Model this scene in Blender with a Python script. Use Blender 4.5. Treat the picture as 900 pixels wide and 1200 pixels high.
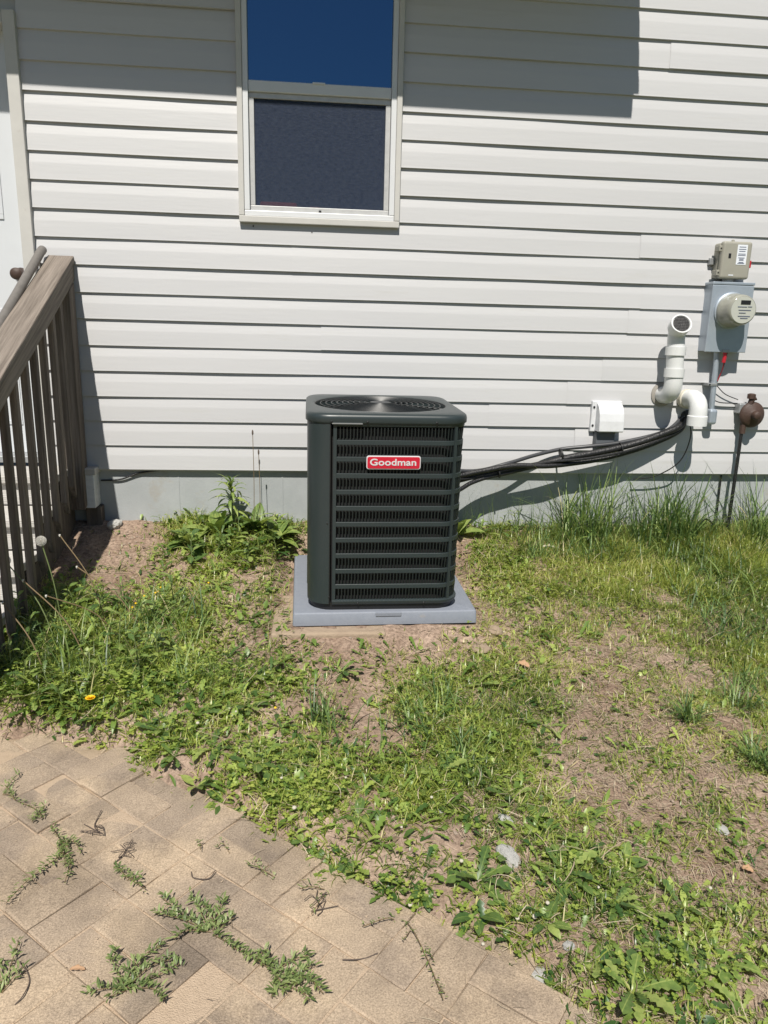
import bpy, bmesh, math, random
import numpy as np
from mathutils import Vector, Matrix

for o in list(bpy.data.objects):
    bpy.data.objects.remove(o, do_unlink=True)
sc = bpy.context.scene
COL = sc.collection
rad = math.radians

# ------------------------------------------------------------------ camera
F_PX, PITCH, YAW, ROLL = 850.0, 0.24038, 0.09934, 0.025614
CAM = np.array([0.0, -3.857, 1.0029])
_f = np.array([math.sin(YAW)*math.cos(PITCH), math.cos(YAW)*math.cos(PITCH), -math.sin(PITCH)])
_r = np.array([math.cos(YAW), -math.sin(YAW), 0.0])
_u = np.cross(_r, _f)
CR = _r*math.cos(ROLL)+_u*math.sin(ROLL)
CU = -_r*math.sin(ROLL)+_u*math.cos(ROLL)
cd = bpy.data.cameras.new('camera')
cam = bpy.data.objects.new('camera', cd)
COL.objects.link(cam)
cam.matrix_world = Matrix(((CR[0], CU[0], -_f[0], CAM[0]), (CR[1], CU[1], -_f[1], CAM[1]),
                           (CR[2], CU[2], -_f[2], CAM[2]), (0, 0, 0, 1)))
cd.sensor_fit = 'HORIZONTAL'
cd.sensor_width = 36.0
cd.lens = F_PX/900*36
cd.clip_start = 0.02
cd.clip_end = 500
sc.camera = cam

# ------------------------------------------------------------------ light
SUN = Vector((0.18, 1.0, -1.41)).normalized()          # travel direction of sunlight
w = bpy.data.worlds.new('World')
sc.world = w
w.use_nodes = True
wn = w.node_tree.nodes
sky = wn.new('ShaderNodeTexSky')
sky.sky_type = 'NISHITA'
sky.sun_disc = False
sky.sun_elevation = math.asin(-SUN.z)
sky.sun_rotation = math.atan2(-SUN.x, -SUN.y)
sky.air_density = 1.0
sky.dust_density = 0.2
sky.ozone_density = 3.0
wn['Background'].inputs['Strength'].default_value = 0.05
w.node_tree.links.new(sky.outputs[0], wn['Background'].inputs['Color'])
sl = bpy.data.lights.new('sun', 'SUN')
sl.energy = 5.0
sl.angle = rad(0.53)
sl.color = (1.0, 0.95, 0.87)
so = bpy.data.objects.new('sun', sl)
COL.objects.link(so)
so.location = (-2, -8, 10)
so.rotation_euler = SUN.to_track_quat('-Z', 'Y').to_euler()
sc.view_settings.view_transform = 'Standard'
sc.view_settings.look = 'None'
sc.view_settings.gamma = 1
sc.view_settings.exposure = 0.2
sc.view_settings.use_curve_mapping = False

# ------------------------------------------------------------------ pixel helpers (900x1200 photo)
def ray(px, py):
    return _f*F_PX + CR*(px-450) - CU*(py-600)
def at_y(px, py, Y):
    v = ray(px, py); t = (Y-CAM[1])/v[1]; return CAM+v*t
def proj(X, Y, Z):
    qx, qy, qz = X-CAM[0], Y-CAM[1], Z-CAM[2]
    d = qx*_f[0]+qy*_f[1]+qz*_f[2]
    d = np.where(np.abs(d) < 1e-3, 1e-3, d)
    px = 450+F_PX*(qx*CR[0]+qy*CR[1]+qz*CR[2])/d
    py = 600-F_PX*(qx*CU[0]+qy*CU[1]+qz*CU[2])/d
    return px, py, d

# ------------------------------------------------------------------ noise
_rs = np.random.RandomState(7)
_T = _rs.rand(256, 256)
def vnoise(x, y):
    x = np.asarray(x, float); y = np.asarray(y, float)
    xi = np.floor(x).astype(int); yi = np.floor(y).astype(int)
    fx = x-xi; fy = y-yi
    fx = fx*fx*(3-2*fx); fy = fy*fy*(3-2*fy)
    a = _T[xi % 256, yi % 256]; b = _T[(xi+1) % 256, yi % 256]
    c = _T[xi % 256, (yi+1) % 256]; d = _T[(xi+1) % 256, (yi+1) % 256]
    return (a*(1-fx)+b*fx)*(1-fy)+(c*(1-fx)+d*fx)*fy
def fbm(x, y, o=4):
    s = 0; a = .5
    for i in range(o):
        s = s+a*vnoise(x*2**i+13.7*i, y*2**i+7.1*i); a *= .5
    return s

# ------------------------------------------------------------------ materials
MATS = {}
def mat(name, col, rough=0.6, metal=0.0, spec=0.5, n_scale=0, n_amt=0.0, col2=None, bump=0.0, bump_scale=60,
        coat=0.0, rnd=0.0, stretch=None, space='Object', dirt=None):
    m = bpy.data.materials.new(name); m.use_nodes = True
    nt = m.node_tree; N = nt.nodes; L = nt.links
    b = N['Principled BSDF']
    b.inputs['Roughness'].default_value = rough
    b.inputs['Metallic'].default_value = metal
    b.inputs['Specular IOR Level'].default_value = spec
    b.inputs['Coat Weight'].default_value = coat
    tc = N.new('ShaderNodeTexCoord')
    mp = N.new('ShaderNodeMapping')
    L.new(tc.outputs[space], mp.inputs['Vector'])
    if stretch: mp.inputs['Scale'].default_value = stretch
    oi = N.new('ShaderNodeObjectInfo')
    if rnd:
        mm = N.new('ShaderNodeMath'); mm.operation = 'MULTIPLY'; mm.inputs[1].default_value = 37
        L.new(oi.outputs['Random'], mm.inputs[0])
        cb = N.new('ShaderNodeCombineXYZ')
        L.new(mm.outputs[0], cb.inputs[0]); L.new(mm.outputs[0], cb.inputs[1])
        L.new(cb.outputs[0], mp.inputs['Location'])
    src = None
    if n_scale:
        nz = N.new('ShaderNodeTexNoise'); nz.inputs['Scale'].default_value = n_scale
        nz.inputs['Detail'].default_value = 6; nz.inputs['Roughness'].default_value = 0.65
        L.new(mp.outputs[0], nz.inputs['Vector'])
        rp = N.new('ShaderNodeValToRGB')
        rp.color_ramp.elements[0].position = 0.5-0.5*n_amt if n_amt else .3
        rp.color_ramp.elements[1].position = 0.5+0.5*n_amt if n_amt else .7
        rp.color_ramp.elements[0].color = (*col, 1)
        rp.color_ramp.elements[1].color = (*(col2 or col), 1)
        L.new(nz.outputs['Fac'], rp.inputs['Fac'])
        src = rp.outputs['Color']
    if dirt:      # (colour, scale, threshold)
        nz2 = N.new('ShaderNodeTexNoise'); nz2.inputs['Scale'].default_value = dirt[1]
        nz2.inputs['Detail'].default_value = 8; nz2.inputs['Roughness'].default_value = 0.7
        L.new(mp.outputs[0], nz2.inputs['Vector'])
        r2 = N.new('ShaderNodeValToRGB')
        r2.color_ramp.elements[0].position = dirt[2]; r2.color_ramp.elements[1].position = min(1, dirt[2]+.18)
        L.new(nz2.outputs['Fac'], r2.inputs['Fac'])
        mx = N.new('ShaderNodeMix'); mx.data_type = 'RGBA'
        L.new(r2.outputs['Color'], mx.inputs[0])
        if src: L.new(src, mx.inputs[6])
        else: mx.inputs[6].default_value = (*col, 1)
        mx.inputs[7].default_value = (*dirt[0], 1)
        src = mx.outputs[2]
    if rnd:
        hs = N.new('ShaderNodeHueSaturation')
        mr = N.new('ShaderNodeMapRange'); mr.inputs[3].default_value = 1-rnd; mr.inputs[4].default_value = 1+rnd
        L.new(oi.outputs['Random'], mr.inputs[0]); L.new(mr.outputs[0], hs.inputs['Value'])
        if src: L.new(src, hs.inputs['Color'])
        else: hs.inputs['Color'].default_value = (*col, 1)
        src = hs.outputs[0]
    if src: L.new(src, b.inputs['Base Color'])
    else: b.inputs['Base Color'].default_value = (*col, 1)
    if bump:
        nb = N.new('ShaderNodeTexNoise'); nb.inputs['Scale'].default_value = bump_scale
        nb.inputs['Detail'].default_value = 5
        L.new(mp.outputs[0], nb.inputs['Vector'])
        bp = N.new('ShaderNodeBump'); bp.inputs['Strength'].default_value = bump; bp.inputs['Distance'].default_value = 0.01
        L.new(nb.outputs['Fac'], bp.inputs['Height']); L.new(bp.outputs[0], b.inputs['Normal'])
    MATS[name] = m
    return m

def leaf_mat(name, stops, transl=0.3, rough=0.5, attr=True, gloss=0.6):
    m = bpy.data.materials.new(name); m.use_nodes = True
    nt = m.node_tree; N = nt.nodes; L = nt.links
    b = N['Principled BSDF']; out = N['Material Output']
    rp = N.new('ShaderNodeValToRGB')
    els = rp.color_ramp.elements
    els[0].position = stops[0][0]; els[0].color = (*stops[0][1], 1)
    els[1].position = stops[-1][0]; els[1].color = (*stops[-1][1], 1)
    for p, c in stops[1:-1]:
        e = els.new(p); e.color = (*c, 1)
    if attr:
        at = N.new('ShaderNodeAttribute'); at.attribute_name = 'tint'
        L.new(at.outputs['Fac'], rp.inputs['Fac'])
    else:
        oi = N.new('ShaderNodeObjectInfo'); tc = N.new('ShaderNodeTexCoord')
        nz = N.new('ShaderNodeTexNoise'); nz.inputs['Scale'].default_value = 55; L.new(tc.outputs['Object'], nz.inputs['Vector'])
        sx_ = N.new('ShaderNodeSeparateXYZ'); L.new(tc.outputs['Object'], sx_.inputs[0])
        ab = N.new('ShaderNodeMath'); ab.operation = 'ABSOLUTE'; L.new(sx_.outputs[1], ab.inputs[0])
        mr = N.new('ShaderNodeMapRange'); mr.inputs[1].default_value = .0006; mr.inputs[2].default_value = .0022; mr.inputs[3].default_value = .45; mr.inputs[4].default_value = 0; L.new(ab.outputs[0], mr.inputs[0])
        m1 = N.new('ShaderNodeMath'); m1.operation = 'MULTIPLY_ADD'; m1.inputs[1].default_value = .9; m1.inputs[2].default_value = -.45; L.new(nz.outputs['Fac'], m1.inputs[0])
        m2 = N.new('ShaderNodeMath'); m2.operation = 'ADD'; L.new(m1.outputs[0], m2.inputs[0]); L.new(mr.outputs[0], m2.inputs[1])
        m3 = N.new('ShaderNodeMath'); m3.operation = 'ADD'; L.new(m2.outputs[0], m3.inputs[0]); L.new(oi.outputs['Random'], m3.inputs[1])
        L.new(m3.outputs[0], rp.inputs['Fac'])
    L.new(rp.outputs[0], b.inputs['Base Color'])
    b.inputs['Roughness'].default_value = rough
    b.inputs['Specular IOR Level'].default_value = gloss
    tr = N.new('ShaderNodeBsdfTranslucent')
    hs = N.new('ShaderNodeHueSaturation'); hs.inputs['Value'].default_value = 1.25; hs.inputs['Saturation'].default_value = 1.1
    hs.inputs['Hue'].default_value = 0.49
    L.new(rp.outputs[0], hs.inputs['Color']); L.new(hs.outputs[0], tr.inputs['Color'])
    mx = N.new('ShaderNodeMixShader'); mx.inputs[0].default_value = transl
    L.new(b.outputs[0], mx.inputs[1]); L.new(tr.outputs[0], mx.inputs[2]); L.new(mx.outputs[0], out.inputs['Surface'])
    MATS[name] = m
    return m

SIDING = mat('vinyl_siding', (.485, .486, .492), .5, n_scale=2.5, n_amt=.5, col2=(.525, .524, .528), dirt=((.46, .455, .44), 5, .60), rnd=.018, bump=.06, bump_scale=25, stretch=(.25, 1, 2.5))
TRIM = mat('aged_trim', (.47, .46, .435), .55, n_scale=9, n_amt=.6, col2=(.55, .54, .51), dirt=((.36, .33, .28), 22, .62))
VINYL = mat('white_vinyl', (.66, .67, .68), .35, n_scale=6, n_amt=.5, col2=(.62, .63, .64), dirt=((.45, .43, .4), 30, .68))
DOORM = mat('door_paint', (.60, .62, .64), .45, n_scale=3, n_amt=.4, col2=(.57, .59, .61))
CONC = mat('foundation_concrete', (.31, .33, .335), .9, n_scale=5, n_amt=.55, col2=(.41, .43, .435), bump=.12, bump_scale=130, dirt=((.33, .29, .23), 3.2, .60))
SCRFR = mat('screen_frame_aluminium', (.42, .42, .41), .5, .3, n_scale=30, n_amt=.6, col2=(.55, .55, .54))
GLASS = mat('window_glass', (.004, .009, .022), .012, spec=.5)      # dark room behind bluish low-e glass
_gb = GLASS.node_tree.nodes['Principled BSDF']
_gb.inputs['IOR'].default_value = 3.2; _gb.inputs['Specular Tint'].default_value = (.30, .62, 1.0, 1)
SCREEN = mat('window_screen', (.015, .024, .05), .8, n_scale=150, n_amt=.6, col2=(.075, .09, .125), stretch=(.3, 1, 1), spec=.2)
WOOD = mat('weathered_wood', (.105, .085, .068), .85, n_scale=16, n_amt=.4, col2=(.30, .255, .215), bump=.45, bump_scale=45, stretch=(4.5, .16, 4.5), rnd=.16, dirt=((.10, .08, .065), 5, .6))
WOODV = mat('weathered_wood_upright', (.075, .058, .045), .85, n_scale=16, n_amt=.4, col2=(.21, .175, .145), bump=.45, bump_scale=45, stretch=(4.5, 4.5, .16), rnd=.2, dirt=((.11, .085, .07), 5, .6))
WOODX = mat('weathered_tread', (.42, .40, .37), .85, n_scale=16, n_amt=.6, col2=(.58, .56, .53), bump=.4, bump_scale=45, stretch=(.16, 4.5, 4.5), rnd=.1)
WPAINT = mat('chipped_white_paint', (.60, .62, .64), .6, n_scale=12, n_amt=.3, col2=(.68, .7, .71), dirt=((.2, .17, .15), 18, .60), stretch=(1, 1, 4))
GALV = mat('galvanised_steel', (.34, .39, .45), .48, .5, n_scale=14, n_amt=.6, col2=(.43, .48, .53), bump=.05)
STEEL = mat('grey_pipe', (.34, .35, .36), .45, .6, n_scale=20, n_amt=.6, col2=(.44, .45, .45))
PVC = mat('white_pvc', (.70, .71, .71), .3, n_scale=8, n_amt=.4, col2=(.66, .67, .66), dirt=((.55, .53, .48), 15, .66))
HOODM = mat('white_hood', (.68, .69, .71), .4, n_scale=30, n_amt=.5, col2=(.60, .61, .62))
BLACK = mat('black_rubber', (.008, .008, .009), .45, n_scale=60, n_amt=.5, col2=(.018, .018, .019), bump=.35, bump_scale=120)
DARK = mat('dark_plastic', (.012, .012, .013), .45)
BROWN = mat('rusty_brown', (.040, .023, .018), .6, n_scale=18, n_amt=.5, col2=(.075, .042, .03), bump=.2, bump_scale=80)
UNIT = mat('slate_paint', (.026, .036, .038), .36, spec=.45, n_scale=6, n_amt=.6, col2=(.031, .042, .044), bump=.03, bump_scale=500)
UNITR = mat('slate_wire', (.012, .015, .016), .42)
HANDR = mat('dull_handrail', (.15, .138, .125), .55, .25, n_scale=25, n_amt=.6, col2=(.22, .205, .19))
FINM = mat('slate_fins', (.013, .018, .019), .4)
COIL = mat('black_coil', (.006, .006, .007), .6, n_scale=300, n_amt=.5, col2=(.02, .02, .021))
SILVER = mat('hub_metal', (.05, .053, .056), .45, .3)
RED = mat('badge_red', (.52, .012, .035), .35)
WHITEP = mat('badge_silver', (.60, .60, .61), .35)
PADM = mat('pad_plastic', (.195, .215, .255), .6, n_scale=40, n_amt=.5, col2=(.23, .25, .29), bump=.15, bump_scale=300, dirt=((.30, .26, .21), 7, .66))
BEIGE = mat('beige_grey_plastic', (.29, .28, .235), .5, n_scale=10, n_amt=.5, col2=(.34, .33, .28))
LABELM = mat('paper_label', (.74, .77, .82), .5)
INK = mat('label_ink', (.12, .14, .2), .6)
METERG = mat('meter_lens', (.25, .25, .215), .10, spec=.8, n_scale=12, n_amt=.5, col2=(.34, .34, .29))
METERF = mat('meter_face', (.46, .47, .42), .3)
REDP = mat('red_plastic', (.45, .015, .03), .4)
REDD = mat('red_cloth', (.45, .05, .05), .8)
ROOFM = mat('soffit_grey', (.42, .43, .44), .6)
SHING = mat('roof_shingle', (.06, .055, .05), .9, n_scale=30, n_amt=.5, col2=(.1, .09, .085))
SOIL = None
STRAWM = leaf_mat('straw', [(0, (.20, .15, .10)), (.5, (.40, .32, .225)), (1, (.60, .51, .37))], .15, .8)
GRASSM = leaf_mat('grass_blades', [(0, (.065, .115, .026)), (.4, (.225, .295, .058)), (.8, (.45, .50, .115)), (1, (.66, .59, .31))], .42, .36)
TALLM = leaf_mat('tall_grass_blades', [(0, (.045, .10, .034)), (.6, (.155, .245, .07)), (.93, (.33, .42, .13)), (1, (.52, .46, .26))], .35, .45)
CLOVM = leaf_mat('clover_leaves', [(0, (.085, .16, .032)), (.5, (.29, .385, .068)), (1, (.52, .57, .15))], .38, .42)
WEEDM = leaf_mat('weed_leaves', [(0, (.05, .115, .028)), (.5, (.20, .305, .062)), (1, (.43, .52, .13))], .33, .4)
LEAFO = leaf_mat('broad_leaves', [(0, (.06, .12, .033)), (.6, (.17, .255, .058)), (1, (.34, .41, .115))], .3, .45, attr=False)
KNOTM = leaf_mat('knotweed_leaves', [(0, (.10, .15, .05)), (.6, (.215, .29, .095)), (1, (.36, .42, .18))], .35, .45)
STEMM = mat('green_stem', (.13, .17, .06), .6)
STEMR = mat('brown_stem', (.17, .12, .06), .7)
TWIGM = mat('dry_twig', (.10, .075, .06), .8)
YELLOW = mat('dandelion_yellow', (.80, .50, .01), .6)
PUFF = mat('seed_head', (.62, .60, .55), .9)
BLOSS = mat('clover_white', (.42, .38, .29), .8, n_scale=300, n_amt=.5, col2=(.58, .55, .46))
ROCKM = mat('pale_rock', (.42, .41, .385), .9, n_scale=25, n_amt=.6, col2=(.62, .61, .58), bump=.6, bump_scale=60, rnd=.1)
TANROCK = mat('tan_stone', (.30, .225, .16), .9, n_scale=20, n_amt=.6, col2=(.40, .31, .22), bump=.5, bump_scale=60, rnd=.1)
DRYLEAF = mat('dry_leaf', (.42, .26, .15), .8)
SCRAPM = mat('paper_scrap', (.62, .56, .48), .8)

def soil_mat():
    m = bpy.data.materials.new('soil'); m.use_nodes = True
    nt = m.node_tree; N = nt.nodes; L = nt.links
    b = N['Principled BSDF']; b.inputs['Roughness'].default_value = .95; b.inputs['Specular IOR Level'].default_value = .15
    g = N.new('ShaderNodeNewGeometry')
    def noise(s, d=6, r=.65):
        n = N.new('ShaderNodeTexNoise'); n.inputs['Scale'].default_value = s; n.inputs['Detail'].default_value = d
        n.inputs['Roughness'].default_value = r; L.new(g.outputs['Position'], n.inputs['Vector']); return n
    n1 = noise(2.2, 8); n2 = noise(70, 6, .75); n3 = noise(260, 3)
    r1 = N.new('ShaderNodeValToRGB')
    e = r1.color_ramp.elements
    e[0].position = .36; e[0].color = (.27, .19, .138, 1)
    e[1].position = .64; e[1].color = (.46, .35, .272, 1)
    L.new(n1.outputs['Fac'], r1.inputs['Fac'])
    r2 = N.new('ShaderNodeValToRGB'); e = r2.color_ramp.elements
    e[0].position = .34; e[0].color = (.42, .40, .39, 1); e[1].position = .66; e[1].color = (1.2, 1.2, 1.2, 1)
    L.new(n2.outputs['Fac'], r2.inputs['Fac'])
    mx = N.new('ShaderNodeMix'); mx.data_type = 'RGBA'; mx.blend_type = 'MULTIPLY'; mx.inputs[0].default_value = 1
    L.new(r1.outputs[0], mx.inputs[6]); L.new(r2.outputs[0], mx.inputs[7])
    # beyond the worked strip by the house the yard is ordinary lawn
    at = N.new('ShaderNodeAttribute'); at.attribute_name = 'lawn'
    m4 = N.new('ShaderNodeMix'); m4.data_type = 'RGBA'
    L.new(at.outputs['Fac'], m4.inputs[0]); L.new(mx.outputs[2], m4.inputs[6]); m4.inputs[7].default_value = (.055, .085, .025, 1)
    L.new(m4.outputs[2], b.inputs['Base Color'])
    ad = N.new('ShaderNodeMath'); ad.operation = 'MULTIPLY_ADD'; ad.inputs[1].default_value = .35
    L.new(n3.outputs['Fac'], ad.inputs[0]); L.new(n2.outputs['Fac'], ad.inputs[2])
    bp = N.new('ShaderNodeBump'); bp.inputs['Strength'].default_value = .7; bp.inputs['Distance'].default_value = .008
    L.new(ad.outputs[0], bp.inputs['Height']); L.new(bp.outputs[0], b.inputs['Normal'])
    return m
SOIL = soil_mat()

def paver_mat():
    m = bpy.data.materials.new('concrete_paver'); m.use_nodes = True
    nt = m.node_tree; N = nt.nodes; L = nt.links
    b = N['Principled BSDF']; b.inputs['Roughness'].default_value = .9; b.inputs['Specular IOR Level'].default_value = .2
    g = N.new('ShaderNodeNewGeometry'); oi = N.new('ShaderNodeObjectInfo')
    def noise(s, d=6, r=.65):
        n = N.new('ShaderNodeTexNoise'); n.inputs['Scale'].default_value = s; n.inputs['Detail'].default_value = d
        n.inputs['Roughness'].default_value = r; L.new(g.outputs['Position'], n.inputs['Vector']); return n
    rp = N.new('ShaderNodeValToRGB'); e = rp.color_ramp.elements
    e[0].position = 0; e[0].color = (.30, .245, .19, 1); e[1].position = 1; e[1].color = (.42, .335, .245, 1)
    x = e.new(.35); x.color = (.36, .29, .222, 1)
    x = e.new(.7); x.color = (.40, .32, .238, 1)
    L.new(oi.outputs['Random'], rp.inputs['Fac'])
    # sand dusting that drifts over the stones
    n1 = noise(4.5, 8, .6); r1 = N.new('ShaderNodeValToRGB'); r1.color_ramp.elements[0].position = .44; r1.color_ramp.elements[1].position = .62
    L.new(n1.outputs['Fac'], r1.inputs['Fac'])
    mx = N.new('ShaderNodeMix'); mx.data_type = 'RGBA'
    sc_ = N.new('ShaderNodeMath'); sc_.operation = 'MULTIPLY'; sc_.inputs[1].default_value = .85
    L.new(r1.outputs[0], sc_.inputs[0]); L.new(sc_.outputs[0], mx.inputs[0])
    L.new(rp.outputs[0], mx.inputs[6]); mx.inputs[7].default_value = (.50, .395, .28, 1)
    # aggregate speckle
    n2 = noise(240, 4, .75); r2 = N.new('ShaderNodeValToRGB'); e = r2.color_ramp.elements
    e[0].position = .33; e[0].color = (.62, .60, .59, 1); e[1].position = .68; e[1].color = (1.5, 1.48, 1.46, 1)
    L.new(n2.outputs['Fac'], r2.inputs['Fac'])
    m2 = N.new('ShaderNodeMix'); m2.data_type = 'RGBA'; m2.blend_type = 'MULTIPLY'; m2.inputs[0].default_value = .9
    L.new(mx.outputs[2], m2.inputs[6]); L.new(r2.outputs[0], m2.inputs[7])
    # dark lichen stains
    n3 = noise(2.6, 9, .7); r3 = N.new('ShaderNodeValToRGB'); e = r3.color_ramp.elements
    e[0].position = .46; e[0].color = (1, 1, 1, 1); e[1].position = .66; e[1].color = (.60, .60, .61, 1)
    L.new(n3.outputs['Fac'], r3.inputs['Fac'])
    m3 = N.new('ShaderNodeMix'); m3.data_type = 'RGBA'; m3.blend_type = 'MULTIPLY'; m3.inputs[0].default_value = 1
    L.new(m2.outputs[2], m3.inputs[6]); L.new(r3.outputs[0], m3.inputs[7])
    L.new(m3.outputs[2], b.inputs['Base Color'])
    bp = N.new('ShaderNodeBump'); bp.inputs['Strength'].default_value = .6; bp.inputs['Distance'].default_value = .006
    L.new(n2.outputs['Fac'], bp.inputs['Height']); L.new(bp.outputs[0], b.inputs['Normal'])
    return m
PAVER = paver_mat()
SAND = mat('joint_sand', (.43, .33, .235), .95, n_scale=60, n_amt=.6, col2=(.54, .42, .305), bump=.6, bump_scale=300, space='Object', spec=.1)

# ------------------------------------------------------------------ mesh helpers
class MB:
    def __init__(s): s.v = []; s.f = []
    def add(s, vs, fs):
        n = len(s.v); s.v += [tuple(map(float, p)) for p in vs]; s.f += [tuple(i+n for i in f) for f in fs]; return s
    def box(s, x0, x1, y0, y1, z0, z1):
        vs = [(x, y, z) for z in (z0, z1) for y in (y0, y1) for x in (x0, x1)]
        return s.add(vs, [(0, 2, 3, 1), (4, 5, 7, 6), (0, 1, 5, 4), (2, 6, 7, 3), (0, 4, 6, 2), (1, 3, 7, 5)])
    def tube(s, pts, r, n=10, caps=True, hollow=0):
        pts = [Vector(p) for p in pts]
        rs = r if isinstance(r, (list, tuple)) else [r]*len(pts)
        up = None; rings = []
        for i, p in enumerate(pts):
            t = (pts[min(i+1, len(pts)-1)]-pts[max(i-1, 0)]).normalized()
            if up is None:
                up = Vector((0, 0, 1)) if abs(t.z) < .9 else Vector((0, 1, 0))
            a = t.cross(up)
            if a.length < 1e-4: a = t.cross(Vector((1, 0, 0)))
            a.normalize(); up = a.cross(t).normalized()
            rings.append([p+(a*math.cos(2*math.pi*k/n)+up*math.sin(2*math.pi*k/n))*rs[i] for k in range(n)])
        vs = [q for rg in rings for q in rg]
        fs = []
        for i in range(len(pts)-1):
            for k in range(n):
                fs.append((i*n+k, i*n+(k+1) % n, (i+1)*n+(k+1) % n, (i+1)*n+k))
        if caps:
            fs.append(tuple(range(n))[::-1]); fs.append(tuple((len(pts)-1)*n+k for k in range(n)))
        return s.add(vs, fs)
    def lathe(s, prof, c=(0, 0, 0), axis='z', n=24):
        vs = []
        for r, h in prof:
            for k in range(n):
                a = 2*math.pi*k/n
                p = (r*math.cos(a), r*math.sin(a), h)
                if axis == 'y': p = (p[0], -p[2], p[1])
                vs.append((p[0]+c[0], p[1]+c[1], p[2]+c[2]))
        fs = [(i*n+k, i*n+(k+1) % n, (i+1)*n+(k+1) % n, (i+1)*n+k) for i in range(len(prof)-1) for k in range(n)]
        fs.append(tuple(range(n))[::-1]); fs.append(tuple((len(prof)-1)*n+k for k in range(n)))
        return s.add(vs, fs)
    def prism(s, poly, ax, a0, a1):
        # poly 2D in the other two axes, extruded along ax (0,1,2)
        n = len(poly); vs = []
        for a in (a0, a1):
            for p in poly:
                q = list(p); q.insert(ax, a); vs.append(q)
        fs = [tuple(range(n)), tuple(range(n, 2*n))[::-1]]+[(i, (i+1) % n+0, (i+1) % n+n, i+n) for i in range(n)]
        return s.add(vs, fs)
    def mesh(s, name, m, smooth=False):
        me = bpy.data.meshes.new(name); me.from_pydata(s.v, [], s.f)
        bm = bmesh.new(); bm.from_mesh(me); bmesh.ops.recalc_face_normals(bm, faces=bm.faces); bm.to_mesh(me); bm.free()
        me.materials.append(m)
        if smooth: me.polygons.foreach_set('use_smooth', [True]*len(me.polygons))
        return me
    def build(s, name, m, parent=None, smooth=False, bevel=0, seg=2, loc=None):
        o = bpy.data.objects.new(name, s.mesh(name, m, smooth)); COL.objects.link(o)
        if parent is not None: o.parent = parent
        if loc is not None: o.location = loc
        if bevel:
            md = o.modifiers.new('bevel', 'BEVEL'); md.width = bevel; md.segments = seg; md.limit_method = 'ANGLE'; md.angle_limit = rad(40)
        if smooth:
            md = o.modifiers.new('split', 'EDGE_SPLIT'); md.split_angle = rad(42)
        return o
def arc(c, a, b, r, n=8):
    """corner at c between directions a (incoming back) and b (outgoing): rounded points"""
    c = Vector(c); a = Vector(a).normalized(); b = Vector(b).normalized()
    p0 = c+a*r; p1 = c+b*r
    return [p0*(1-t)**2+c*2*t*(1-t)+p1*t*t for t in [i/n for i in range(n+1)]]
def spline(pts, n=10):
    P = [Vector(p) for p in pts]; P = [P[0]*2-P[1]]+P+[P[-1]*2-P[-2]]; out = []
    for i in range(1, len(P)-2):
        for k in range(n):
            t = k/n; a, b, c, d = P[i-1:i+3]
            out.append(.5*((2*b)+(c-a)*t+(2*a-5*b+4*c-d)*t*t+(3*b-a-3*c+d)*t**3))
    out.append(P[-2]); return out
def tag(o, label=None, cat=None, group=None, kind=None):
    if label: o['label'] = label
    if cat: o['category'] = cat
    if group: o['group'] = group
    if kind: o['kind'] = kind
    return o
def thing(name, label, cat, loc=(0, 0, 0), group=None, rz=0):
    o = bpy.data.objects.new(name, None); COL.objects.link(o); o.location = loc; o.rotation_euler[2] = rz
    o.empty_display_size = .1
    return tag(o, label, cat, group)
def child(o, parent, keep=True):
    o.parent = parent
    if keep: o.matrix_parent_inverse = Matrix.Translation(-Vector(parent.location))
    return o
R = random.Random(11)

# ------------------------------------------------------------------ terrain
PAT_U = np.array([math.cos(rad(-40.5)), math.sin(rad(-40.5))])
PAT_V = np.array([-PAT_U[1], PAT_U[0]])
PAT_O = np.array([-.637, -1.870])                      # a corner of the basket weave
EDGE = [(-3.0, -1.28), (-1.9, -1.40), (-1.06, -1.535), (-.67, -1.64), (-.39, -1.88), (-.212, -1.99), (-.085, -2.175), (.114, -2.31),
        (.275, -2.415), (.45, -2.54), (.52, -2.69), (.62, -3.0), (.80, -3.6), (.95, -4.6), (1.0, -6.0)]
_ex = np.array([p[0] for p in EDGE]); _ey = np.array([p[1] for p in EDGE])
def patio_z(Y): return -.378+.012*(np.asarray(Y)+2.2)
def patio_d(X, Y):
    """signed distance-ish: >0 inside the patio"""
    X = np.asarray(X, float); Y = np.asarray(Y, float)
    d = np.full(np.broadcast(X, Y).shape, 1e9)
    for i in range(len(EDGE)-1):
        ax, ay = EDGE[i]; bx, by = EDGE[i+1]
        t = np.clip(((X-ax)*(bx-ax)+(Y-ay)*(by-ay))/((bx-ax)**2+(by-ay)**2), 0, 1)
        d = np.minimum(d, np.hypot(X-ax-t*(bx-ax), Y-ay-t*(by-ay)))
    rag = (fbm(X*8+5, Y*8+60, 3)-.44)*.17
    side = Y < np.interp(X, _ex, _ey)
    side = side & (X < 1.0) & (X > -3.0)
    return np.where(side, d, -d)+rag*np.clip(1-d/.3, 0, 1)
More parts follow.
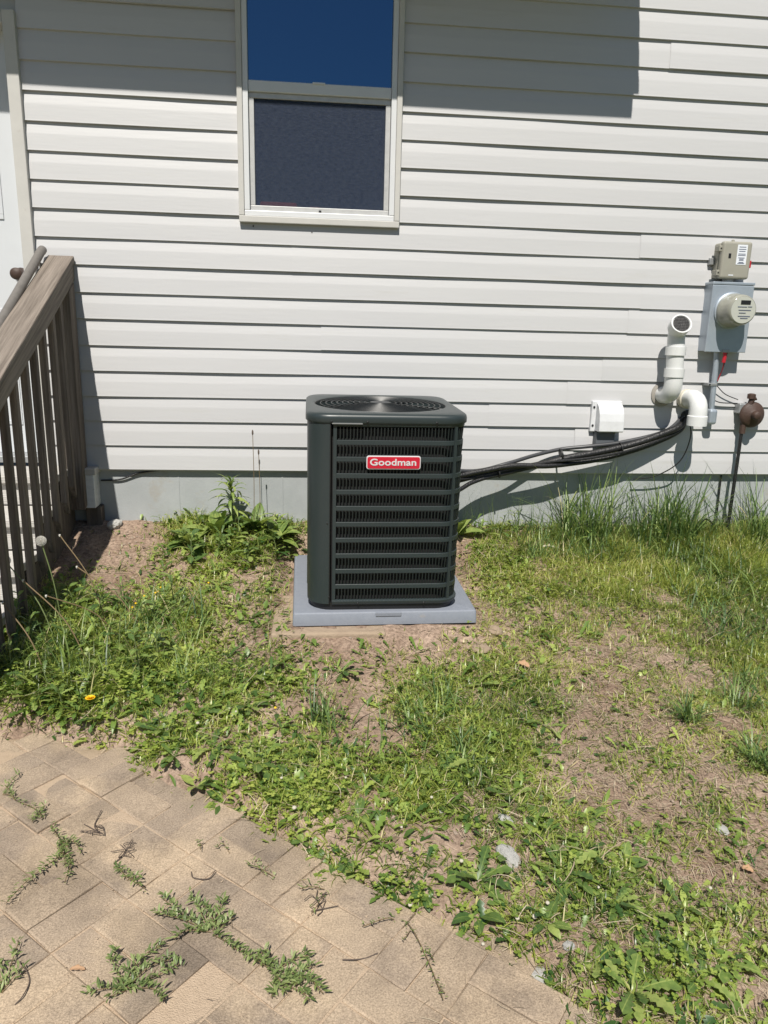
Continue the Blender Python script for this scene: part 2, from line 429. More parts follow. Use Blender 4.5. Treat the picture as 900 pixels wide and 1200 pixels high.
def ground_z(X, Y, rough=True):
    X = np.asarray(X, float); Y = np.asarray(Y, float)
    a = np.clip(-Y, 0, None)
    z = -.42*(1-np.exp(-a/1.25))
    z = z-.055*np.clip((X-.4)/1.2, 0, 1)*np.exp(-a/1.2)+np.where(Y > 0, -.0, 0)
    z = z-.008*np.clip(a-3, 0, 40)*.2
    # the pad is bedded level into the slope
    bx = np.clip(1-np.maximum(np.abs(X-.298)-.41, 0)/.14, 0, 1); by = np.clip(1-np.maximum(np.abs(Y+.62)-.40, 0)/.12, 0, 1)
    k = bx*by; k = k*k*(3-2*k)
    z = z*(1-k)+(-.196)*k
    if rough:
        z = z+(fbm(X*3.1+40, Y*3.1+11, 4)-.47)*.055*np.clip(1-k*.8, .15, 1)+(fbm(X*15, Y*15+3, 4)-.47)*.042*np.clip(1-k*.6, .2, 1)
    d = patio_d(X, Y)
    e = np.clip((d+.14)/.16, 0, 1); e = e*e*(3-2*e)
    z = z*(1-e)+(patio_z(Y)-.045)*e
    return z
def axis_pts(lo, hi, step, far, side=26):
    c = np.arange(lo, hi+1e-6, step)
    g = np.geomspace(step, far, side).cumsum()
    g = g*(far/g[-1])
    return np.concatenate([(lo-g)[::-1], c, hi+g])
def pix_ground(px, py):
    v = ray(px, py); t = .8/(-v[2])
    for _ in range(40):
        p = CAM+v*t
        z = float(ground_z(p[0], p[1], False))
        t += (p[2]-z)/(-v[2])*.7
    return CAM+v*t

gx = axis_pts(-2.4, 3.4, .022, 60); gy = axis_pts(-3.4, .12, .022, 60)
GX, GY = np.meshgrid(gx, gy)
GZ = ground_z(GX, GY)
nx, ny = len(gx), len(gy)
vs = np.stack([GX, GY, GZ], -1).reshape(-1, 3)
idx = np.arange(nx*ny).reshape(ny, nx)
fs = np.stack([idx[:-1, :-1], idx[:-1, 1:], idx[1:, 1:], idx[1:, :-1]], -1).reshape(-1, 4)
me = bpy.data.meshes.new('ground'); me.from_pydata(vs.tolist(), [], fs.tolist()); me.materials.append(SOIL)
me.polygons.foreach_set('use_smooth', [True]*len(me.polygons))
lw = np.clip(np.maximum(np.maximum(-GX-2.2, GX-3.0), -GY-3.1)/.5, 0, 1)
lw = np.where((patio_d(GX, GY) > -.05), 0, lw)
la = me.attributes.new('lawn', 'FLOAT', 'POINT'); la.data.foreach_set('value', lw.ravel().astype(np.float32))
ground = bpy.data.objects.new('ground', me); COL.objects.link(ground)
tag(ground, 'bare brown soil of the yard sloping away from the house', None, None, 'structure')

# patio: sand bed with basket weave pavers
sx = np.linspace(-3.0, 1.2, 60); sy = np.linspace(-5.2, -1.2, 60)
mb = MB(); SX, SY = np.meshgrid(sx, sy)
SZ = patio_z(SY)-.0045+(fbm(SX*7, SY*7, 3)-.45)*.014-np.clip(-(patio_d(SX, SY)-.0), 0, 1)*.6
mb.v = np.stack([SX, SY, SZ], -1).reshape(-1, 3).tolist()
ii = np.arange(3600).reshape(60, 60)
mb.f = np.stack([ii[:-1, :-1], ii[:-1, 1:], ii[1:, 1:], ii[1:, :-1]], -1).reshape(-1, 4).tolist()
patio = mb.build('patio', SAND, smooth=True)
tag(patio, 'sandy bed between the tan patio pavers', None, None, 'structure')
def paver_mesh(k):
    m = MB(); rr = random.Random(k)
    a, b, h = .0990, .0490, .05
    bv = .003
    def ring(ix, z): return [(sx_*(a-ix)+rr.uniform(-.002, .002), sy_*(b-ix)+rr.uniform(-.002, .002), z) for sx_, sy_ in ((-1, -1), (1, -1), (1, 1), (-1, 1))]
    vs = ring(0, -h)+ring(0, -bv)+ring(bv, 0)
    fs = [(8, 9, 10, 11)]
    for i in range(2):
        for k2 in range(4): fs.append((i*4+k2, i*4+(k2+1) % 4, i*4+4+(k2+1) % 4, i*4+4+k2))
    m.add(vs, fs)
    return m.mesh('paver', PAVER)
PM = [paver_mesh(i) for i in range(6)]
npv = 0
cands = []
for i in range(-14, 22):
    for j in range(-22, 14):
        for h in (-.05, .05):
            long_u = (i+j) % 2 == 0
            cu, cv = (i+.5)*.2, (j+.5)*.2
            if long_u: cv += h
            else: cu += h
            p = PAT_O+PAT_U*cu+PAT_V*cv
            d = float(patio_d(p[0], p[1]))
            if d < -.10 or p[0] < -2.3 or p[1] < -4.4: continue
            px, py, dd = proj(p[0], p[1], -.38)
            off = max(-px, px-900, 0)+max(py-1200, 0)
            if float(dd) < .2: off = 9e3
            cands.append((float(off), p, long_u))
cands.sort(key=lambda c: c[0])
for off, p, long_u in cands[:285]:
    o = bpy.data.objects.new('paver', R.choice(PM)); COL.objects.link(o); o.parent = patio
    lift = R.gauss(0, .0024)
    e_out = float(np.clip(-patio_d(p[0], p[1]), 0, .2))
    o.location = (p[0], p[1], float(patio_z(p[1]))+lift-e_out*.12)
    o.rotation_euler = (R.gauss(0, .010), R.gauss(0, .010), math.atan2(PAT_U[1], PAT_U[0])+(0 if long_u else math.pi/2)+R.gauss(0, .010))
    npv += 1

# ------------------------------------------------------------------ house
house = thing('house', 'house wall of white horizontal vinyl siding on a grey concrete foundation', 'house', (0, .03, 0))
def hpart(mb, name, m, **k):
    o = mb.build(name, m, **k); child(o, house); return o
H = .127; Z0 = .28
WIN = (-.366, .422, 1.52, 2.66)      # trim outer x0,x1,z0,z1
DOOR = (-2.36, -1.345)               # trim outer
WTOP = 3.8
def siding_piece(x0, x1, z, h, proud, seed):
    rr = random.Random(seed)
    prof = [(.0130, -.001), (0, 0), (.0018, .010), (.0022, .55*h), (.0038, .61*h), (.0120, .95*h), (.0134, h), (.0134, h+.012)]
    n = max(2, int((x1-x0)/.22)+1); ph = rr.uniform(0, 9)
    xs = [x0+(x1-x0)*i/(n-1) for i in range(n)]
    vs = []
    for x in xs:
        wob = .0012*math.sin(x*2.1+ph)+.0007*math.sin(x*6.3+ph*2); wz = .0010*math.sin(x*1.3+ph*3)
        for d, zz in prof:
            vs.append((x, d-proud+wob, z+zz+wz))
    m = len(prof)
    fs = [(i*m+k, (i+1)*m+k, (i+1)*m+k+1, i*m+k+1) for i in range(n-1) for k in range(m-1)]
    b = MB(); b.add(vs, fs)
    return b
sr = random.Random(5)
for i in range(int((WTOP-Z0)/H)):
    z = Z0+i*H
    spans = []
    cuts = [(-6.5, DOOR[0]), (DOOR[1], 6.5)] if z < 2.40 else [(-6.5, 6.5)]
    if z+H > WIN[2]+.03 and z < WIN[3]-.02:
        nc = []
        for a, b in cuts:
            if a < WIN[0] and b > WIN[1]: nc += [(a, WIN[0]+.006), (WIN[1]-.006, b)]
            else: nc.append((a, b))
        cuts = nc
    for a, b in cuts:
        seams = [a]
        x = a+sr.choice([1.4, 2.1, 2.9, 3.4])+sr.uniform(-.2, .2)
        while x < b-.7:
            seams.append(x); x += 3.6+sr.uniform(-.3, .3)
        seams.append(b)
        for k in range(len(seams)-1):
            x1 = seams[k+1]+(.03 if k < len(seams)-2 else 0)
            p = siding_piece(seams[k], x1, z+sr.gauss(0, .0006), H, .003*(k % 2), i*17+k)
            o = hpart(p, 'siding_board', SIDING, smooth=True)
# sheathing behind the boards (openings left), foundation
sh = MB()
for (a, b, c, d) in ((-6.5, DOOR[0]+.03, Z0, WTOP), (DOOR[0]+.03, DOOR[1]-.03, 2.36, WTOP), (DOOR[1]-.03, WIN[0]+.03, Z0, WTOP), (WIN[0]+.03, WIN[1]-.03, Z0, WIN[2]+.03), (WIN[0]+.03, WIN[1]-.03, WIN[3]-.03, WTOP), (WIN[1]-.03, 6.5, Z0, WTOP)):
    sh.box(a, b, .03, .14, c+.001, d)
hpart(sh, 'wall_sheathing', TRIM)
fd = MB(); fd.box(-6.5, 6.5, .033, .25, -.7, .285)
fo = hpart(fd, 'foundation', CONC)
# tool marks and form seams on the concrete
for xs in (-.72, -.17, .93, 1.42, 2.28, 3.3, -2.2):
    s_ = MB(); s_.box(xs-.0035, xs+.0035, .0305, .034, -.4, .284)
    child(s_.build('form_seam', CONC, bevel=.001), house)
# starter strip under the siding
st = MB(); st.box(-6.5, 6.5, .012, .033, .272, .284); hpart(st, 'starter_strip', TRIM)
# eave over the left part (casts the shade at the top), taller wall at right
ev = MB()
E = .5; ez = 2.08+1.41*E; exr = 1.575-.18*E
ev.box(-6.5, exr, -E+.02, .02, ez+.012, ez+.03)
eo = hpart(ev, 'soffit', ROOFM)
fa = MB(); fa.box(-6.5, exr, -E, -E+.02, ez, ez+.15); hpart(fa, 'fascia', ROOFM)
rf = MB(); rf.prism([(-E-.03, ez+.151), (-E-.03, ez+.17), (3.5, ez+1.75), (3.5, ez+1.72)], 0, -6.6, exr+.02); hpart(rf, 'roof', SHING)
rf2 = MB(); rf2.prism([(-.3, WTOP+.02), (-.3, WTOP+.06), (3.5, WTOP+1.5), (3.5, WTOP+1.46)], 0, exr+.3, 6.8); hpart(rf2, 'roof', SHING)

# window: trim > frame, sash, panes, screen
x0, x1, z0, z1 = WIN
def frame(x0, x1, z0, z1, t, y0, y1, tb=None):
    tb = tb or t
    m = MB(); m.box(x0, x1, y0, y1, z0, z0+tb); m.box(x0, x1, y0, y1, z1-t, z1)
    m.box(x0, x0+t, y0, y1, z0+tb+.0005, z1-t-.0005); m.box(x1-t, x1, y0, y1, z0+tb+.0005, z1-t-.0005); return m
win = hpart(frame(x0, x1, z0, z1, .026, -.022, .05, .03), 'window', TRIM, bevel=.003)
def wpart(mb, name, m, **k):
    o = mb.build(name, m, **k); o.parent = win; return o
wpart(frame(x0+.0265, x1-.0265, z0+.0305, z1-.0265, .026, -.014, .05), 'window_frame', VINYL, bevel=.003)
ip = (x0+.053, x1-.053, z0+.057, z1-.053)
m = MB(); m.box(ip[0], ip[1], -.006, .045, 2.103, 2.153); wpart(m, 'meeting_rail', VINYL, bevel=.004)
m = MB(); m.box(ip[0], ip[1], .02, .026, 2.1535, ip[3]); wpart(m, 'pane', GLASS)
wpart(frame(ip[0]+.001, ip[1]-.001, ip[2]+.001, 2.1025, .024, .006, .022), 'screen_frame', SCRFR, bevel=.002)
m = MB(); m.box(ip[0]+.024, ip[1]-.024, .014, .0155, ip[2]+.024, 2.08); sco = wpart(m, 'screen', None or SCREEN)
m = MB(); m.box(ip[0], ip[1], .055, .06, ip[2], 2.1); wpart(m, 'pane', GLASS).name = 'pane'
m = MB(); m.box(.022, .034, -.002, .007, ip[2]+.004, ip[2]+.012); wpart(m, 'latch', DARK)
# meeting rail finger lip
m = MB(); m.box(-.01, .05, -.011, -.006, 2.148, 2.156); wpart(m, 'sash_lift', VINYL, bevel=.001)
# screen made see-through
def screen_mat():
    m = SCREEN; nt = m.node_tree; N = nt.nodes; L = nt.links
    b = N['Principled BSDF']; out = N['Material Output']
    tr = N.new('ShaderNodeBsdfTransparent'); mx = N.new('ShaderNodeMixShader'); mx.inputs[0].default_value = .5
    L.new(tr.outputs[0], mx.inputs[1]); L.new(b.outputs[0], mx.inputs[2]); L.new(mx.outputs[0], out.inputs['Surface'])
screen_mat()
rc = MB(); rc.box(-.268, -.085, .024, .05, ip[2]+.001, ip[2]+.048)
rc.box(-.03, .03, .03, .05, ip[2]+.001, ip[2]+.034)
tag(rc.build('cloth', REDD, bevel=.01, seg=3), 'folded dark red cloth lying on the sill behind the window screen', 'cloth')

# door
dj = MB(); dj.box(DOOR[1]-.055, DOOR[1], -.022, .1, .2, 2.375); dj.box(DOOR[0], DOOR[0]+.055, -.022, .1, .2, 2.375); dj.box(DOOR[0]+.0555, DOOR[1]-.0555, -.02, .1, 2.32, 2.378)
door = hpart(dj, 'door', TRIM, bevel=.003)
def dpart(mb, name, m, **k):
    o = mb.build(name, m, **k); o.parent = door; return o
dl = MB(); dl.box(DOOR[0]+.056, DOOR[1]-.056, .075, .12, .355, 2.319); dpart(dl, 'door_leaf', DOORM)
dpart(MB().box(DOOR[0]+.056, DOOR[1]-.056, -.05, .12, .32, .354), 'threshold', STEEL, bevel=.004)
dpart(MB().box(DOOR[1]-.074, DOOR[1]-.0555, .03, .0745, .355, 2.318), 'door_stop', VINYL, bevel=.002)
for (pa, pb) in ((1.50, 2.18), (.50, 1.08)):
    for (xa, xb) in ((DOOR[0]+.16, DOOR[0]+.44), (DOOR[1]-.44, DOOR[1]-.16)):
        dpart(frame(xa, xb, pa, pb, .022, .069, .0745), 'door_moulding', DOORM, bevel=.002)
kx, kz = -1.448, 1.245
dpart(MB().lathe([(.034, 0), (.033, .008), (.014, .012), (.012, .04), (.022, .046), (.029, .058), (.028, .072), (.018, .080), (.004, .082)], (kx, .075, kz), 'y', 20), 'door_knob', BROWN, smooth=True)

# ------------------------------------------------------------------ entry stairs + railing
stair = thing('entry_stairs', 'weathered wooden entry steps below the white door', 'stairs', (-1.8, -.5, -.3))
for k, (tz, ya, yb) in enumerate(((.30, -.01, -.31), (.155, -.30, -.58), (.01, -.57, -.85), (-.135, -.84, -1.12))):
    for q in range(2):
        d = (yb-ya-.008)/2
        y_a = ya+q*(d+.008)
        child(MB().box(-2.42, -1.235, y_a+d, y_a, tz-.035, tz).build('tread', WOODX, bevel=.004), stair)
    child(MB().box(-2.40, -1.245, yb+.028, yb+.046, tz-.145, tz-.036).build('riser', WOODX, bevel=.002), stair)
for X in (-2.395, -1.285):
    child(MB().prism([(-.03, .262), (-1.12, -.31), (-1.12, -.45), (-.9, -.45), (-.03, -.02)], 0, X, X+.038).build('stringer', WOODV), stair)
child(MB().box(-1.186, -1.128, -.07, .03, .088, .262).build('rim_board', WPAINT, bevel=.003), stair)['label'] = 'white board end with chipped paint'
child(MB().box(-1.2, -1.118, -.075, .03, .263, .297).build('ledger_cap', WOODX, bevel=.003), stair)
child(MB().box(-1.19, -1.112, -.035, .03, -.08, .086).build('support_block', WOODV, bevel=.003), stair)

rail = thing('stair_railing', 'weathered grey wooden stair railing with square balusters beside the steps', 'railing', (-1.2, -.8, -.25))
SL = .538
def rz(Y): return 1.343+SL*Y
YB = -1.78
LR = (-.012-YB)/math.cos(math.atan(SL))
for (nm, xa, xb, za, zb, la, lb, bv) in (('cap_rail', -1.285, -1.163, -.034, 0, -LR, 0, .006), ('side_rail', -1.21, -1.172, -.108, -.035, -LR+.03, -.008, .004)):
    o = MB().box(xa+1.2, xb+1.2, la, lb, za, zb).build(nm, WOOD, rail, bevel=bv)
    o.location = Vector((-1.2, -.012, rz(-.012)))-rail.location; o.rotation_euler = (math.atan(SL), 0, 0)
# post at the wall
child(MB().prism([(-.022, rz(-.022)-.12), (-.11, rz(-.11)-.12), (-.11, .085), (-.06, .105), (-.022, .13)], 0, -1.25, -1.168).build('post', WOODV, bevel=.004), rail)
y = -.20
br = random.Random(3)
while y > -1.72:
    t = .034; yy = y+br.uniform(-.006, .006)
    bz = .268+.487*yy
    tip = br.uniform(.05, .075)
    lean = br.uniform(-.004, .004)
    b = MB(); b.prism([(yy+t/2, rz(yy+t/2)-.119), (yy-t/2, rz(yy-t/2)-.119), (yy-t/2+lean, bz+tip), (yy+t/2+lean, bz)], 0, -1.206, -1.178)
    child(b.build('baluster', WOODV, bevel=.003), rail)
    y -= .121
child(MB().box(-1.265, -1.175, YB+.02, YB+.11, -.5, rz(YB+.06)-.13).build('post', WOODV, bevel=.004), rail)

hr = thing('metal_handrail', 'round grey metal pipe handrail inside the wooden railing', 'handrail', (-1.32, -.5, 1.0))
p = [(-1.30, -.045, 1.352), (-1.30, -.07, 1.338)]
p += [(-1.30, -.07-.2*i, 1.338-.62*.2*i) for i in range(1, 8)]
child(MB().tube(p, .0205, 14).build('rail_pipe', HANDR, smooth=True), hr)
child(MB().lathe([(.002, 0), (.013, .003), (.0205, .014), (.0206, .03)], (0, 0, 0), 'y', 14).build('end_cap', HANDR, smooth=True, loc=None), hr)
ec = hr.children[-1] if False else [o for o in COL.objects if o.name.startswith('end_cap')][0]
ec.matrix_parent_inverse = Matrix(); ec.location = Vector((-1.30, -.022, 1.364))-hr.location; ec.rotation_euler = (rad(31), 0, 0)
child(MB().tube([(-1.30, -.10, 1.302), (-1.30, -.05, 1.24), (-1.30, .01, 1.235)], .007, 8).build('wall_bracket', STEEL, smooth=True), hr)
child(MB().tube([(-1.30, -1.3, .575), (-1.30, -1.3, -.35)], .018, 12).build('support_post', STEEL, smooth=True), hr)

# ------------------------------------------------------------------ equipment pad and condenser
padc = (.298, -.617)
PZ = -.125
pm = MB(); hw = .3925; hd = .388
def rrect(hx, hy, r, n=6):
    out = []
    for cx, cy, a0 in ((hx-r, hy-r, 0), (-hx+r, hy-r, 90), (-hx+r, -hy+r, 180), (hx-r, -hy+r, 270)):
        for k in range(n+1):
            a = rad(a0+90*k/n); out.append((cx+r*math.cos(a), cy+r*math.sin(a)))
    return out
def loft(m, rings):
    n = len(rings[0][0]); vs = []; fs = []
    for pts, z in rings: vs += [(p_[0], p_[1], z) for p_ in pts]
    for i in range(len(rings)-1):
        for k in range(n): fs.append((i*n+k, i*n+(k+1) % n, (i+1)*n+(k+1) % n, (i+1)*n+k))
    fs.append(tuple(range(n))[::-1]); fs.append(tuple((len(rings)-1)*n+k for k in range(n)))
    m.add(vs, fs)
pad = thing('equipment_pad', 'square blue-grey plastic pad under the air conditioner', 'pad', (padc[0], padc[1], PZ-.056), rz=rad(1.0)); pad.rotation_euler[0] = rad(1.3)
m = MB(); loft(m, [(rrect(hw, hd, .010), 0), (rrect(hw-.003, hd-.003, .010), .050), (rrect(hw-.006, hd-.006, .010), .0545), (rrect(hw-.011, hd-.011, .009), .056)])
m.build('slab', PADM, pad, smooth=True)
m = MB(); m.box(-.045, .065, -hd-.0012, -hd+.02, .036, .0545); m.build('handle_recess', PADM, pad, bevel=.003)['label'] = 'small raised tab in the front edge'
bs = MB(); bs.box(-.175, .30, -1.075, -.62, -.245, -.196)
tag(bs.build('base_slab', TANROCK, bevel=.012, seg=3), 'tan slab half buried in the soil under the grey pad', 'slab')

AC = thing('air_conditioner', 'dark slate outdoor air conditioner unit with red badge on grey pad', 'air conditioner', (.2925, -.652, PZ), rz=rad(.4)); AC.rotation_euler[0] = rad(1.7)
BW, BD = .3175, .332; RC = .085
ZB, ZT = .034, .798          # cabinet bottom / under the top cap (local)
# perimeter path of the cabinet
def path_pts(hx, hy, r, step=.0135):
    segs = []
    L = [2*(hx-r), math.pi*r/2, 2*(hy-r), math.pi*r/2, 2*(hx-r), math.pi*r/2, 2*(hy-r), math.pi*r/2]
    tot = sum(L); n = int(tot/step)
    out = []
    for i in range(n):
        s = tot*i/n
        k = 0
        while s > L[k]: s -= L[k]; k += 1
        if k == 0: p_, nn = (-hx+r+s, -hy), (0, -1)
        elif k == 1: a = -math.pi/2+s/r; p_, nn = (hx-r+r*math.cos(a), -hy+r+r*math.sin(a)), (math.cos(a), math.sin(a))
        elif k == 2: p_, nn = (hx, -hy+r+s), (1, 0)
        elif k == 3: a = s/r; p_, nn = (hx-r+r*math.cos(a), hy-r+r*math.sin(a)), (math.cos(a), math.sin(a))
        elif k == 4: p_, nn = (hx-r-s, hy), (0, 1)
        elif k == 5: a = math.pi/2+s/r; p_, nn = (-hx+r+r*math.cos(a), hy-r+r*math.sin(a)), (math.cos(a), math.sin(a))
        elif k == 6: p_, nn = (-hx, hy-r-s), (-1, 0)
        else: a = math.pi+s/r; p_, nn = (-hx+r+r*math.cos(a), -hy+r+r*math.sin(a)), (math.cos(a), math.sin(a))
        out.append((p_, nn, k))
    return out
PATH = path_pts(BW, BD, RC)
def is_post(p_, k):
    # plain sheet-metal corner at the front left, wrapping onto the left side
    return (k == 7) or (k == 6 and p_[1] < -.10) or (k == 0 and p_[0] < -BW+.09)
LP = [t for t in PATH if not is_post(t[0], t[2])]
PP = [t for t in PATH if is_post(t[0], t[2])]
# order of the post: from left side forward to the front
PP = [t for t in PP if t[2] == 6]+[t for t in PP if t[2] == 7]+[t for t in PP if t[2] == 0]
def sweep(m, path, prof):
    """prof: list of (outward, z)"""
    n = len(prof); vs = []; fs = []
    for (p_, nn, k) in path:
        for d, z in prof: vs.append((p_[0]+nn[0]*d, p_[1]+nn[1]*d, z))
    for i in range(len(path)-1):
        for k in range(n): fs.append((i*n+k, i*n+(k+1) % n, (i+1)*n+(k+1) % n, (i+1)*n+k))
    fs.append(tuple(range(n))[::-1]); fs.append(tuple((len(path)-1)*n+k for k in range(n)))
    m.add(vs, fs)
m = MB(); sweep(m, PP, [(.004, ZB), (.004, ZT+.01), (-.012, ZT+.01), (-.012, ZB)]); m.build('corner_panel', UNIT, AC, smooth=True)
# dark seam gap lip
ep = PP[-1][0]
m = MB(); m.box(ep[0]+.0005, ep[0]+.0040, -BD-.0035, -BD+.012, ZB, ZT); m.build('panel_seam', DARK, AC)
LPX = LP
# margins on the grille panel: left stile, top & bottom bands
m = MB(); stile = [t for t in LP if t[2] == 0 and t[0][0] < -BW+.118]; sweep(m, stile, [(.0015, ZB+.005), (.0015, ZT), (-.012, ZT), (-.012, ZB+.005)])
m.build('grille_stile', UNIT, AC, smooth=True)
NR = 11; g0, g1 = .042, .786; pitch = (g1-g0)/NR
for i in range(NR+1):
    zc = g0+pitch*i
    hb = .0094
    if i == 0: prof = [(.001, ZB-.004), (.006, ZB+.003), (.006, zc+.004), (.0, zc+.008), (-.010, zc+.008), (-.010, ZB-.004)]
    elif i == NR: prof = [(-.010, zc-.004), (.0, zc-.004), (.003, zc), (.003, ZT+.004), (-.010, ZT+.004)]
    else: prof = [(-.008, zc-hb), (-.001, zc-hb), (.0, zc-hb+.001), (.0, zc+hb-.001), (-.001, zc+hb), (-.008, zc+hb)]
    m = MB(); sweep(m, LP, prof)
    m.build('grille_band', UNIT, AC, smooth=True)
for i in range(NR):
    za, zb = g0+pitch*i+.007, g0+pitch*(i+1)-.007
    m = MB()
    for j, (p_, nn, k) in enumerate(LP):
        if k == 0 and p_[0] < -BW+.118: continue
        tx, ty = -nn[1], nn[0]
        hw_ = .0021
        vs = []
        # a louvre fin: bulges out at the top, dives inward below
        for (zz, o0, o1) in ((za, -.012, -.004), (za+(zb-za)*.6, -.009, -.0015), (zb, -.006, .0)):
            for (o_, s_) in ((o0, -1), (o0, 1), (o1, 1), (o1, -1)):
                vs.append((p_[0]+nn[0]*o_+tx*hw_*s_, p_[1]+nn[1]*o_+ty*hw_*s_, zz))
        fs = [(q*4+r_, q*4+(r_+1) % 4, q*4+4+(r_+1) % 4, q*4+4+r_) for q in range(2) for r_ in range(4)]
        m.add(vs, fs)
    m.build('louvre_row', FINM, AC)['kind'] = 'stuff'
# vertical posts at the corners of the grille
for sel in (lambda t: t[2] == 1 and .30 < math.atan2(t[1][1], t[1][0])+math.pi/2 < .72, lambda t: t[2] == 3 and .6 < math.atan2(t[1][1], t[1][0]) < .95, lambda t: t[2] == 5 and t[1][0] < -.5 and t[1][1] > .5):
    q = [t for t in LP if sel(t)]
    if len(q) >= 2:
        m = MB(); sweep(m, q, [(.0024, g0), (.0024, g1), (-.010, g1), (-.010, g0)]); m.build('grille_post', UNIT, AC, smooth=True)
# coil inside
m = MB(); loft(m, [(rrect(BW-.028, BD-.028, RC-.01), ZB), (rrect(BW-.028, BD-.028, RC-.01), ZT-.03)]); m.build('coil', COIL, AC, smooth=True)
# base pan
m = MB(); loft(m, [(rrect(BW-.012, BD-.012, RC), -.002), (rrect(BW-.008, BD-.008, RC), .012), (rrect(BW-.008, BD-.008, RC), ZB+.001)]); m.build('base_pan', DARK, AC, smooth=True)
# top cap: rounded square shell with round opening
OC = (-.004, .0); OR = .286
def ringpts(hx, hy, r, n=96):
    poly = rrect(hx, hy, r, 10)
    out = []
    for k in range(n):
        a = 2*math.pi*k/n; d = (math.cos(a), math.sin(a))
        best = None
        for i in range(len(poly)):
            x1_, y1_ = poly[i]; x2_, y2_ = poly[(i+1) % len(poly)]
            ex, ey = x2_-x1_, y2_-y1_; den = d[0]*ey-d[1]*ex
            if abs(den) < 1e-12: continue
            t = (x1_*ey-y1_*ex)/den; s_ = (x1_*d[1]-y1_*d[0])/den
            if t > 0 and -1e-6 <= s_ <= 1+1e-6 and (best is None or t < best): best = t
        out.append((d[0]*best, d[1]*best))
    return out
def circ(r, n=96): return [(OC[0]+r*math.cos(2*math.pi*k/n), OC[1]+r*math.sin(2*math.pi*k/n)) for k in range(n)]
rings = [(ringpts(BW+.001, BD+.001, RC), ZT+.001), (ringpts(BW+.009, BD+.009, RC+.006), ZT-.001), (ringpts(BW+.0105, BD+.0105, RC+.006), ZT+.003), (ringpts(BW+.0105, BD+.0105, RC+.006), ZT+.019),
         (ringpts(BW+.0085, BD+.0085, RC+.004), ZT+.027), (ringpts(BW+.002, BD+.002, RC), ZT+.033), (ringpts(BW-.008, BD-.008, RC-.01), ZT+.036), (circ(OR+.006), ZT+.037), (circ(OR), ZT+.034), (circ(OR-.004), ZT+.022), (circ(OR-.006), ZT-.05)]
vs = []; fs = []
for pts, z in rings: vs += [(a, b, z) for a, b in pts]
for i in range(len(rings)-1):
    for k in range(96): fs.append((i*96+k, i*96+(k+1) % 96, (i+1)*96+(k+1) % 96, (i+1)*96+k))
m = MB(); m.add(vs, fs); capo = m.build('top_cap', UNIT, AC, smooth=True)
# fan guard
gd = MB()
zt = ZT+.032
nrg = 11
def gz(r): return zt+.008*(1-(r/OR)**2)
for i in range(nrg):
    r = .045+(OR-.045)*i/(nrg-1)
    pts = [(OC[0]+r*math.cos(2*math.pi*k/48), OC[1]+r*math.sin(2*math.pi*k/48), gz(r)) for k in range(49)]
    gd.tube(pts, .0024, 6, caps=False)
gd.build('fan_guard_rings', UNITR, AC, smooth=True)
sp = MB()
for k in range(8):
    a = 2*math.pi*k/8+.39
    sp.tube([(OC[0]+r*math.cos(a), OC[1]+r*math.sin(a), gz(r)-.004) for r in (.05, .12, .19, OR+.004)], .0030, 6)
sp.build('fan_guard_spokes', UNITR, AC, smooth=True)
m = MB(); m.lathe([(.046, 0), (.046, .003), (.042, .005), (.02, .006), (.002, .006)], (OC[0], OC[1], zt+.005), 'z', 32); m.build('hub_plate', SILVER, AC, smooth=True)
m = MB(); m.lathe([(.07, -.09), (.07, -.02), (.05, 0), (.002, 0)], (OC[0], OC[1], zt-.03), 'z', 24); m.build('fan_motor', COIL, AC, smooth=True)
m = MB(); m.lathe([(OR-.002, 0), (OR-.002, .004), (.002, .004)], (OC[0], OC[1], ZT-.22), 'z', 40); m.build('fan_well', COIL, AC)
for k in range(3):
    a = 2*math.pi*k/3+.2
    m = MB(); vs = []
    for i in range(8):
        r = .06+.18*i/7
        for s_, dz in ((-1, -.028), (0, .0), (1, .022)):
            aa = a+s_*(.42-.1*i/7)
            vs.append((OC[0]+r*math.cos(aa), OC[1]+r*math.sin(aa), ZT-.06+dz))
    m.add(vs, [(i*3+j, i*3+j+1, i*3+j+4, i*3+j+3) for i in range(7) for j in range(2)])
    o = m.build('fan_blade', COIL, AC, smooth=True); o.modifiers.new('solid', 'SOLIDIFY').thickness = .002
# screws
for (sx_, sz_) in ((-.226, ZT+.004), (-.085, ZT+.004), (.19, ZT+.004), (-.24, .385), (-.11, ZB+.002), (.17, ZB+.002), (-.232, ZB+.03)):
    yoff = -BD-.0125 if sz_ > .7 else -BD-.0075 if sz_ < .04 else -BD-.003
    MB().lathe([(.0048, 0), (.0048, .002), (.003, .0035), (.0005, .0036)], (sx_, yoff+.002, sz_), 'y', 8).build('screw', DARK, AC)
MB().box(-.225, -.105, -BD-.0140, -BD-.004, ZT-.0045, ZT-.001).build('drip_edge', STEEL, AC)
